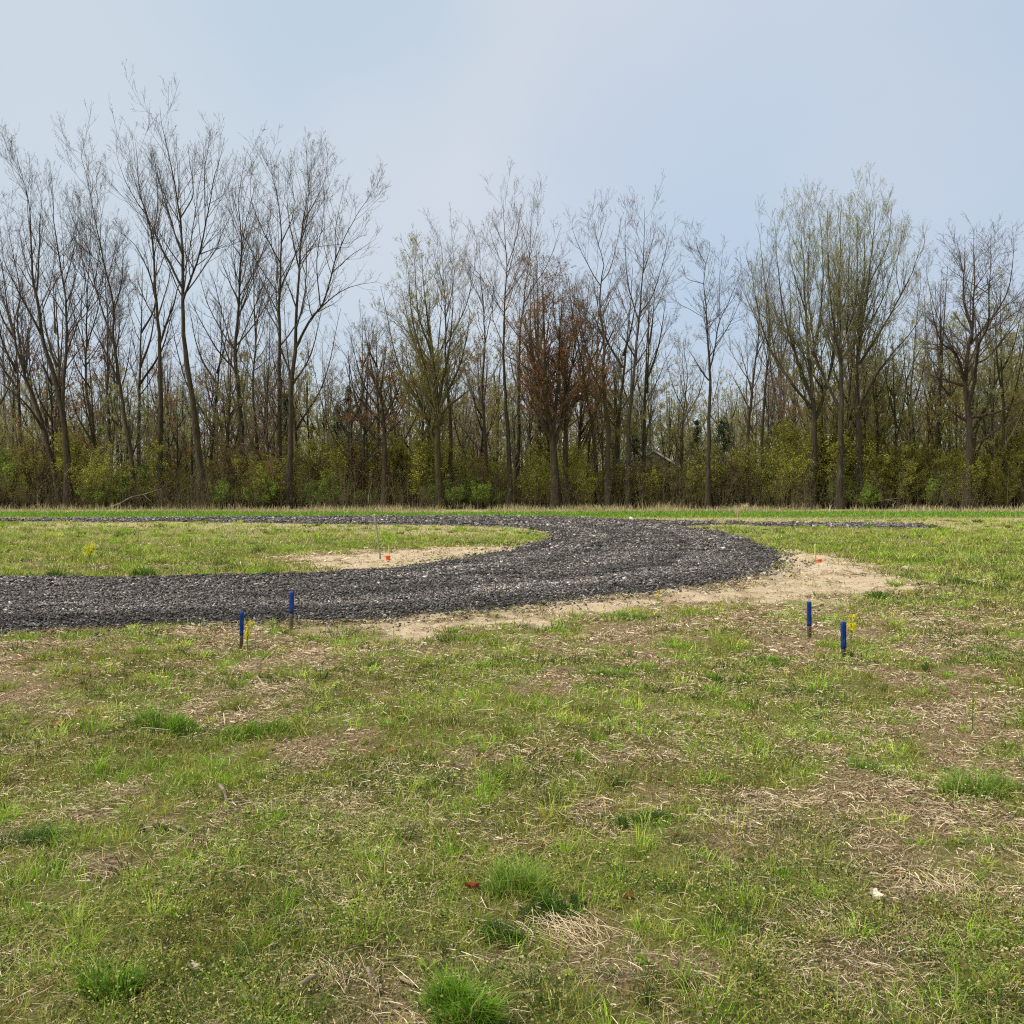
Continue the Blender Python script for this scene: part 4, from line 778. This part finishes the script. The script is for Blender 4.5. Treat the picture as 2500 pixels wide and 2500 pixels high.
# ------------------------------------------------------------------ shrubs
def shrub_proto(label, grp, nst, H, W, tc, nl, lc, ls, name='shrub', bush=1.):
    e = empty(name, (0, 0, 0), label, 'shrub', grp); P = []; L = []; Rr = []
    for i in range(nst):
        a = rng.random() * 6.28; w_ = W * rng.random() ** .6; h = H * (.55 + .45 * rng.random()) * (1 - .3 * (w_ / W) ** 2); b0 = np.array([math.cos(a), math.sin(a), 0]) * w_ * .3
        q, l = resample(np.array([b0, b0 + [math.cos(a) * w_ * .25, math.sin(a) * w_ * .25, h * .5], b0 + [math.cos(a) * w_ * .8, math.sin(a) * w_ * .8, h]]), 10); q[1:] += np.cumsum(rng.normal(size=(9, 3)) * .03, 0)
        P.append(q); L.append(l); Rr.append(np.linspace(.03, .008, 10))
    P, L, Rr = np.array(P), np.array(L), np.array(Rr)
    Q1, R1, L1 = sprout(P, Rr, L, .22 / bush, .1, 1., (.4, 1.1), lambda t, l, n: (.35 + l * .25 * (1 - t)) * (.5 + .7 * rng.random(n)), .4, 4, .6, .014, .4)
    Q2, R2, L2 = sprout(Q1, R1, L1, .2 / bush, .1, 1., (.4, 1.1), lambda t, l, n: .18 + .3 * rng.random(n), .3, 2, .8, .008, .6)
    A = Acc(); c = np.array(tc)
    for Q, Rq, sd_ in ((P, Rr, 4), (Q1, np.maximum(R1, .008), 3), (Q2, np.maximum(R2, .0065), 3)):
        V, f = tubes(Q, Rq, sd_); A.add(V, f, np.repeat(c * (1 + rng.normal(size=(len(Q), 1)) * .18), Q.shape[1] * sd_, 0))
    A.build('stems', M_TWIG, e)
    if nl:
        q = np.concatenate([Q2[:, 1], Q1[:, 2], Q1[:, 3]]); C_ = q[rng.integers(0, len(q), nl)] + rng.normal(size=(nl, 3)) * .09
        V, f = leaves(C_, ls * (.6 + .8 * rng.random(nl)), .6, .2); mk('leaves', V, [f], M_LEAF, e, np.repeat(pal(nl, lc, var=.25), 4, 0))
    return e
SP = [shrub_proto('olive leafed shrub in the dense undergrowth', 'olive shrubs at the wood edge', 14, 5.0, 2.2, (.12, .10, .06), 8500, [(.29, .30, .05), (.21, .22, .035), (.38, .38, .075)], .10),
      shrub_proto('brown twiggy leafless bush in the undergrowth', 'brown bushes at the wood edge', 22, 3.6, 2.0, (.115, .085, .06), 3200, [(.24, .20, .07), (.24, .25, .06)], .075, 'bush', 1.3),
      shrub_proto('fresh bright green shrub in the undergrowth', 'bright green shrubs at the wood edge', 12, 2.6, 1.7, (.10, .09, .05), 5200, [(.22, .32, .05), (.28, .38, .07), (.16, .24, .04)], .10),
      shrub_proto('rust brown leafed bush in the undergrowth', 'rust brown bushes at the wood edge', 16, 5.4, 2.4, (.13, .095, .06), 4200, [(.26, .17, .07), (.22, .15, .06), (.25, .22, .08)], .085, 'bush'),
      shrub_proto('tall yellow green feathery shrub in the undergrowth', 'yellow green tall shrubs', 14, 6.2, 2.3, (.13, .115, .06), 7500, [(.37, .39, .06), (.28, .30, .045), (.46, .47, .10)], .09)]
su = [0] * 5
def put_shrub(px, D, k, s, lab=None):
    x = float(plane(px, 1193, D)[0])
    if su[k] == 0:
        o = SP[k]; su[k] = 1; o.location = (x, D, -.03); o.scale = (s,) * 3
    else: dup(SP[k], (x, D, -.03), rng.random() * 6.28, (s, s, s * (.85 + .3 * rng.random())))
for px, D, k, s in [(590,79.5,3,1.1),(560,82,3,1.),(620,78.5,0,.9),(655,78,0,.95),(700,80,0,.9),(540,78,2,.9),(640,77.5,2,.8),(760,77.5,2,.75),(800,78,2,1.),(900,79,2,.8),
   (1065,78.5,2,.85),(1100,77.6,2,.9),(1165,77.8,2,.95),(1190,78.5,2,.8),(1300,78.5,4,.75),(1340,79,4,.8),(1410,79,4,.85),(1430,78,4,.7),(1180,80,3,1.),(1150,82,0,1.1),
   (1890,78.5,4,.8),(1950,79,4,1.1),(2000,80,0,1.4),(2040,81,0,1.5),(2090,80,4,1.2),(1920,82,0,1.5),(2120,78,4,.6),(2180,79,0,1.),(2230,79,0,1.1),(2290,78,2,1.1),(2340,79,2,.9),
   (2150,82,4,1.),(2440,79,0,.9),(2060,78,2,.9),(1060,80,0,1.2),(1030,79,0,1.2),(980,80,0,1.1),(1750,80,1,1.6),(1770,82,3,.9),(820,80,0,1.1),(870,81,3,1.),(20,82,2,1.6),(60,80,0,.8),(240,82,4,.8),(270,80,0,.7),(1530,78,1,1.1),(1575,79,1,1.2),(1600,77.6,0,.75),(1650,78.5,1,1.),(1510,78,0,.8),(1680,79,1,.9),(1555,80,4,.7),(1590,79,1,1.2)]:
    put_shrub(px, D, k, s)
for i in range(150):
    px = -140 + 2780 * (i + rng.random()) / 150; D = 77 + 16 * rng.random(); low = math.exp(-((px - 1610) / 110) ** 2)
    k = int(rng.choice([1, 3, 0, 4, 2], p=[.44, .12, .22, .14, .08])) if D < 79.5 else rng.choice(5, p=[.32, .24, .12, .20, .12] if px < 800 else [.38, .16, .10, .12, .24]); put_shrub(px, D, int(k), (.45 + .85 * rng.random()) * (1 - .4 * low) * (.8 if D < 79.5 else 1.15))

# evergreens
def conifer(px, D, topy, W, label):
    b = plane(px, 1240, D); b[2] = 0; H = float(plane(px, topy, D)[2]); e = empty('evergreen_tree', b, label, 'evergreen', 'dark evergreens behind the bare trees')
    tube_obj('trunk', [(0, 0, 0), (0, 0, H * .5), (0, 0, H)], .16, M_BARK, e, 7, 8, .02); n = int(20 * H); t = np.sort(rng.random(n)) ** .9; a = rng.random(n) * 6.28
    l = W * (1 - t) ** .8 * (.6 + .6 * rng.random(n)) + .15; z0 = .08 * H + t * H * .92; st = np.stack([np.zeros(n), np.zeros(n), z0], 1); dv = np.stack([np.cos(a), np.sin(a), np.full(n, .15)], 1)
    u = np.linspace(0, 1, 4)[None, :, None]; P = st[:, None] + dv[:, None] * u * l[:, None, None] + np.array([0, 0, -.35]) * u ** 2 * l[:, None, None]
    V, f = tubes(P, np.repeat(np.linspace(.02, .008, 4)[None], n, 0), 3); mk('branches', V, [f], M_TWIG, e, np.tile((.05, .04, .03), (len(V), 1)))
    m = int(n * 42); i = rng.integers(0, n, m); k = rng.random(m) ** .7; C_ = st[i] + dv[i] * (k * l[i])[:, None] + np.array([0, 0, -.35]) * (k ** 2 * l[i])[:, None] + rng.normal(size=(m, 3)) * [.10, .10, .09]
    V, f = leaves(C_, .15 * (.6 + .7 * rng.random(m)), .35, .2); mk('needles', V, [f], M_LEAF, e, np.repeat(pal(m, [(.022, .05, .018), (.035, .07, .022), (.05, .085, .03)], var=.2), 4, 0))
conifer(852,86,945,1.7,'dark dense evergreen left of centre behind the low reddish tree'); conifer(825,89,985,1.6,'second dark evergreen just left of the dense one')
conifer(1497,96,1040,1.3,'small pointed evergreen left of the house'); conifer(1700,92,1025,1.5,'pointed evergreen behind the isolated tree'); conifer(1548,98,1030,2.0,'broad evergreen above the house roof')
conifer(1765,90,1020,2.3,'broad dull evergreen right of the isolated tree trunk')
conifer(700,92,960,1.6,'dark evergreen behind the straight left trunk')

# ------------------------------------------------------------------ brush, far wood
n = 4200; x = rng.uniform(-50, 50, n); y = 75.4 + 12.6 * rng.random(n) ** 1.3 - 3.5 * (fbm(x, x * 0, 4., 401, 3) - .45).clip(0) * 3; H = .8 + 2.6 * rng.random(n) ** 1.5; a = rng.random(n) * 6.28; ln = rng.random(n) * .35
dv = np.stack([np.cos(a) * ln, np.sin(a) * ln, np.ones(n)], 1); P = np.stack([x, y, np.full(n, -.03)], 1)[:, None] + dv[:, None] * np.linspace(0, 1, 6)[None, :, None] * H[:, None, None] + np.cumsum(rng.normal(size=(n, 6, 3)) * .04, 1)
Rr = np.repeat(np.linspace(.016, .006, 6)[None], n, 0)
Q1, R1, L1 = sprout(P, Rr, H, .28, .15, 1., (.4, 1.2), lambda t, l, n: .25 + .5 * rng.random(n), .5, 4, .7, .009, .6, .2)
A = Acc(); cp = [(.14, .105, .075), (.20, .16, .11), (.09, .065, .045), (.17, .16, .08)]
V, f = tubes(P, Rr, 3); A.add(V, f, np.repeat(pal(n, cp), 18, 0)); V, f = tubes(Q1, np.maximum(R1, .0065), 3); A.add(V, f, np.repeat(pal(len(Q1), cp), 12, 0))
m = 26000; i = rng.integers(0, len(Q1), m); V, f = leaves(Q1[i, 2] + rng.normal(size=(m, 3)) * .1, .07 * (.6 + .8 * rng.random(m))); A.add(V, f, np.repeat(pal(m, [(.22, .24, .07), (.17, .13, .06), (.22, .29, .06)]), 4, 0))
A.build('brush', M_LEAF)['kind'] = 'stuff'

n = 260; x = rng.uniform(-95, 95, n); y = rng.uniform(108, 150, n); H = 9 + 8 * rng.random(n); P = np.stack([x, y, np.zeros(n)], 1)[:, None] + np.stack([rng.normal(size=n) * .06, rng.normal(size=n) * .06, np.ones(n)], 1)[:, None] * np.linspace(0, 1, 8)[None, :, None] * H[:, None, None]
Rr = np.repeat(np.linspace(.15, .02, 8)[None], n, 0) * (.6 + .6 * rng.random(n))[:, None]; A = Acc(); V, f = tubes(P, Rr, 5); A.add(V, f, np.repeat(pal(n, [(.09, .075, .06), (.13, .11, .09)]), 40, 0))
Q1, R1, L1 = sprout(P, Rr, H, .5, .25, 1., (.5, 1.1), lambda t, l, n: (.8 + l * .22 * (1 - t)) * (.5 + .6 * rng.random(n)), .6, 5, .5, .05, .3)
Q2, R2, L2 = sprout(Q1, R1, L1, .4, .1, 1., (.4, 1.), lambda t, l, n: .4 + .7 * rng.random(n), .5, 3, .7, .016, .6)
for Q, Rq in ((Q1, np.maximum(R1, .014)), (Q2, np.maximum(R2, .011))):
    V, f = tubes(Q, Rq, 3); A.add(V, f, np.repeat(pal(len(Q), [(.17, .145, .12), (.20, .19, .13)]), Q.shape[1] * 3, 0))
m = 340000; x = rng.uniform(-95, 95, m); y = rng.uniform(106, 150, m); top = 4 + 9 * fbm(x, y * .3, 6., 301, 4); z = top * rng.random(m) ** 1.25 + rng.random(m) ** 4 * 6
V, f = leaves(np.stack([x, y, z], 1), .20 * (.6 + .8 * rng.random(m)), .6); hu = fbm(x, y, 7., 311, 2)[:, None]
c = np.where(hu < .47, pal(m, [(.27, .23, .13), (.31, .27, .17)]), pal(m, [(.29, .32, .08), (.36, .39, .11), (.23, .25, .07)])); A.add(V, f, np.repeat(c, 4, 0))  # far branches and leaves coloured paler, haze put into the colour
A.build('distant_woods', M_LEAF)['kind'] = 'stuff'

# ------------------------------------------------------------------ house, utility pole, fallen limbs, standing water
def hexa(b, parent, name, mt, x0, x1, y0, y1, z0, z1):
    V = np.array([(x0,y0,z0),(x1,y0,z0),(x1,y1,z0),(x0,y1,z0),(x0,y0,z1),(x1,y0,z1),(x1,y1,z1),(x0,y1,z1)], float)
    return mk(name, V, [np.array([(0,3,2,1),(4,5,6,7),(0,1,5,4),(1,2,6,5),(2,3,7,6),(3,0,4,7)])], mt, parent)
DH = 99.; hx0 = float(plane(1506, 1200, DH)[0]); hx1 = float(plane(1682, 1200, DH)[0]); W = hx1 - hx0; ze = float(plane(1500, 1156, DH)[2]); zr = float(plane(1500, 1100, DH)[2])
e = empty('white_house', ((hx0 + hx1) / 2, DH, 0), 'small white gabled house half hidden behind the trees', 'house')
V = np.array([(-W/2,0,0),(W/2,0,0),(W/2,0,ze),(0,0,zr),(-W/2,0,ze)]); Vb = V + [0, 9, 0]; V = np.r_[V, Vb]
mk('wall', V, [np.array([(2,3,4),(9,8,7)]), np.array([(0,1,2,4),(6,5,9,7),(0,4,9,5),(1,6,7,2)])], M_SIDING, e)
rf = []; o_ = .35; k = (zr - ze) / (W / 2)
for s in (-1, 1):
    a0 = np.array([(0, -.4, zr + .06), (s * (W/2 + o_), -.4, ze - o_ * k + .06), (s * (W/2 + o_), 9.4, ze - o_ * k + .06), (0, 9.4, zr + .06)]); rf.append(np.r_[a0, a0 + [0, 0, .14]])
q8 = np.array([(0,3,2,1),(4,5,6,7),(0,1,5,4),(1,2,6,5),(2,3,7,6),(3,0,4,7)]); rfo = mk('roof', np.concatenate(rf), [np.concatenate([q8, q8 + 8])], M_ROOF, e)
for s in (-1, 1):
    a0 = np.array([(0, -.44, zr - .1), (s * (W/2 + o_), -.44, ze - o_ * k - .1), (s * (W/2 + o_), -.403, ze - o_ * k - .1), (0, -.403, zr - .1)]); mk('fascia', np.r_[a0, a0 + [0, 0, .20]], [q8], M_TRIM, e)
for wx in (-1.9, 1.3):
    wf = hexa(None, e, 'window', M_TRIM, wx - .6, wx + .6, -.05, -.002, 1.0, 2.5); hexa(None, wf, 'pane', M_GLASS, wx - .5, wx + .5, -.06, -.052, 1.1, 2.4); hexa(None, wf, 'glazing_bar', M_TRIM, wx - .5, wx + .5, -.07, -.062, 1.72, 1.78)
xh = float(plane(1930, 1200, 112)[0]); e = empty('pale_shed', (xh, 112, 0), 'low pale shed glimpsed behind the plumed clump at right', 'shed')
hexa(None, e, 'wall', M_SIDING, -1.7, 1.7, 0, 3, 0, 1.9); V = np.array([(-1.9,-.2,1.9),(1.9,-.2,1.9),(1.9,3.2,1.9),(-1.9,3.2,1.9),(-1.9,1.5,2.7),(1.9,1.5,2.7)]); mk('roof', V, [np.array([(0,4,3),(1,2,5)]), np.array([(0,1,5,4),(2,3,4,5),(0,3,2,1)])], M_ROOF, e)
b = plane(721, 1240, 90); b[2] = 0; H = float(plane(721, 1035, 90)[2]); e = empty('utility_pole', b, 'old wooden utility pole with a short crossarm among the left trees', 'utility pole')
M_POLE = m_noise('orange_brown_pole', [(.3, (.14, .085, .045)), (.6, (.26, .17, .09)), (.8, (.32, .28, .22))], 3, .9, (4, 4, .5))
tube_obj('pole', [(0, 0, -.1), (0, 0, H * .5), (0, 0, H)], .15, M_POLE, e, 10, 8, .11); tube_obj('crossarm', [(-.1, -.13, H - .25), (.6, -.13, H - .22), (1.15, -.13, H - .2)], .055, M_PALE, e, 6, 6)
for ox in (.35, 1.0): tube_obj('insulator', [(ox, -.13, H - .17), (ox, -.13, H - .05)], .05, M_PALE, e, 8, 4, .03)
def fallen(pts, D, r, label, br=6):
    P = np.array([plane(px, py, D + k * .25) for k, (px, py) in enumerate(pts)]); b = P[0].copy(); b[2] = 0; e = empty('fallen_branch', b, label, 'branch', 'bleached limbs at the wood edge')
    tube_obj('main_limb', P - b, r, M_PALE, e, 6, 20, r * .3, .06); q, l = resample(P, 12); Q, Rq, _ = sprout((q - b)[None], np.full((1, 12), r), np.array([l]), l / br, .3, 1., (.5, 1.1), lambda t, l, n: .5 + .9 * rng.random(n), .1, 5, .45, .02, .4)
    V, f = tubes(Q, Rq, 4); mk('side_twigs', V, [f], M_PALE, e)
fallen([(252,1243),(290,1230),(320,1214),(350,1207),(372,1200),(395,1193)],76.2,.06,'long bleached limb slanting up right at the left wood edge')
fallen([(94,1245),(91,1225),(92,1208),(98,1195)],76.4,.035,'short pale dead stem standing upright at the far left edge',3)
fallen([(2128,1226),(2165,1220),(2202,1215)],76.4,.028,'pale branch lying low in front of the plumed clump',3)
fallen([(903,1243),(900,1215),(903,1195),(908,1178)],76.6,.025,'pale crooked dead stem left of the low reddish tree',3)
mk('water', np.array([(-46,79,.012),(-20,79,.012),(-20,88,.012),(-46,88,.012)], float), [np.array([(0,1,2,3)])], M_WATER)['kind'] = 'structure'
# tall dry reeds at the edge
def reeds(px, py, hpx, n, label):
    x0, y0 = map(float, ground(px, py)); z = float(ground_z(x0, y0)); H = hpx * y0 / F; a = rng.random(n) * 6.28; r = rng.random(n) * H * .3
    x = np.cos(a) * r * .5; y = np.sin(a) * r * .5; V, f3, f4 = blades(x, y, np.zeros(n) - .01, H * (.5 + .5 * rng.random(n)), np.full(n, .028), rng.random(n) * .4, rng.random(n) * .4, a)
    o = mk('dry_reed_clump', V, [f3, f4], M_STRAW, None, np.repeat(pal(n, [(.52, .44, .26), (.60, .54, .34)]), 5, 0)); o.location = (x0, y0, z); tag(o, label, 'dry grass', 'tall dead grass tufts')
reeds(1800,1262,34,70,'tall straw coloured tuft standing alone before the wood'); reeds(1815,1250,30,50,'straw tuft behind and right of the lone tall one')
reeds(1766,1283,20,30,'short orange straw tuft at the spur of gravel'); reeds(2020,1252,34,9,'tall thin bent dry stalks by the plumed clump')
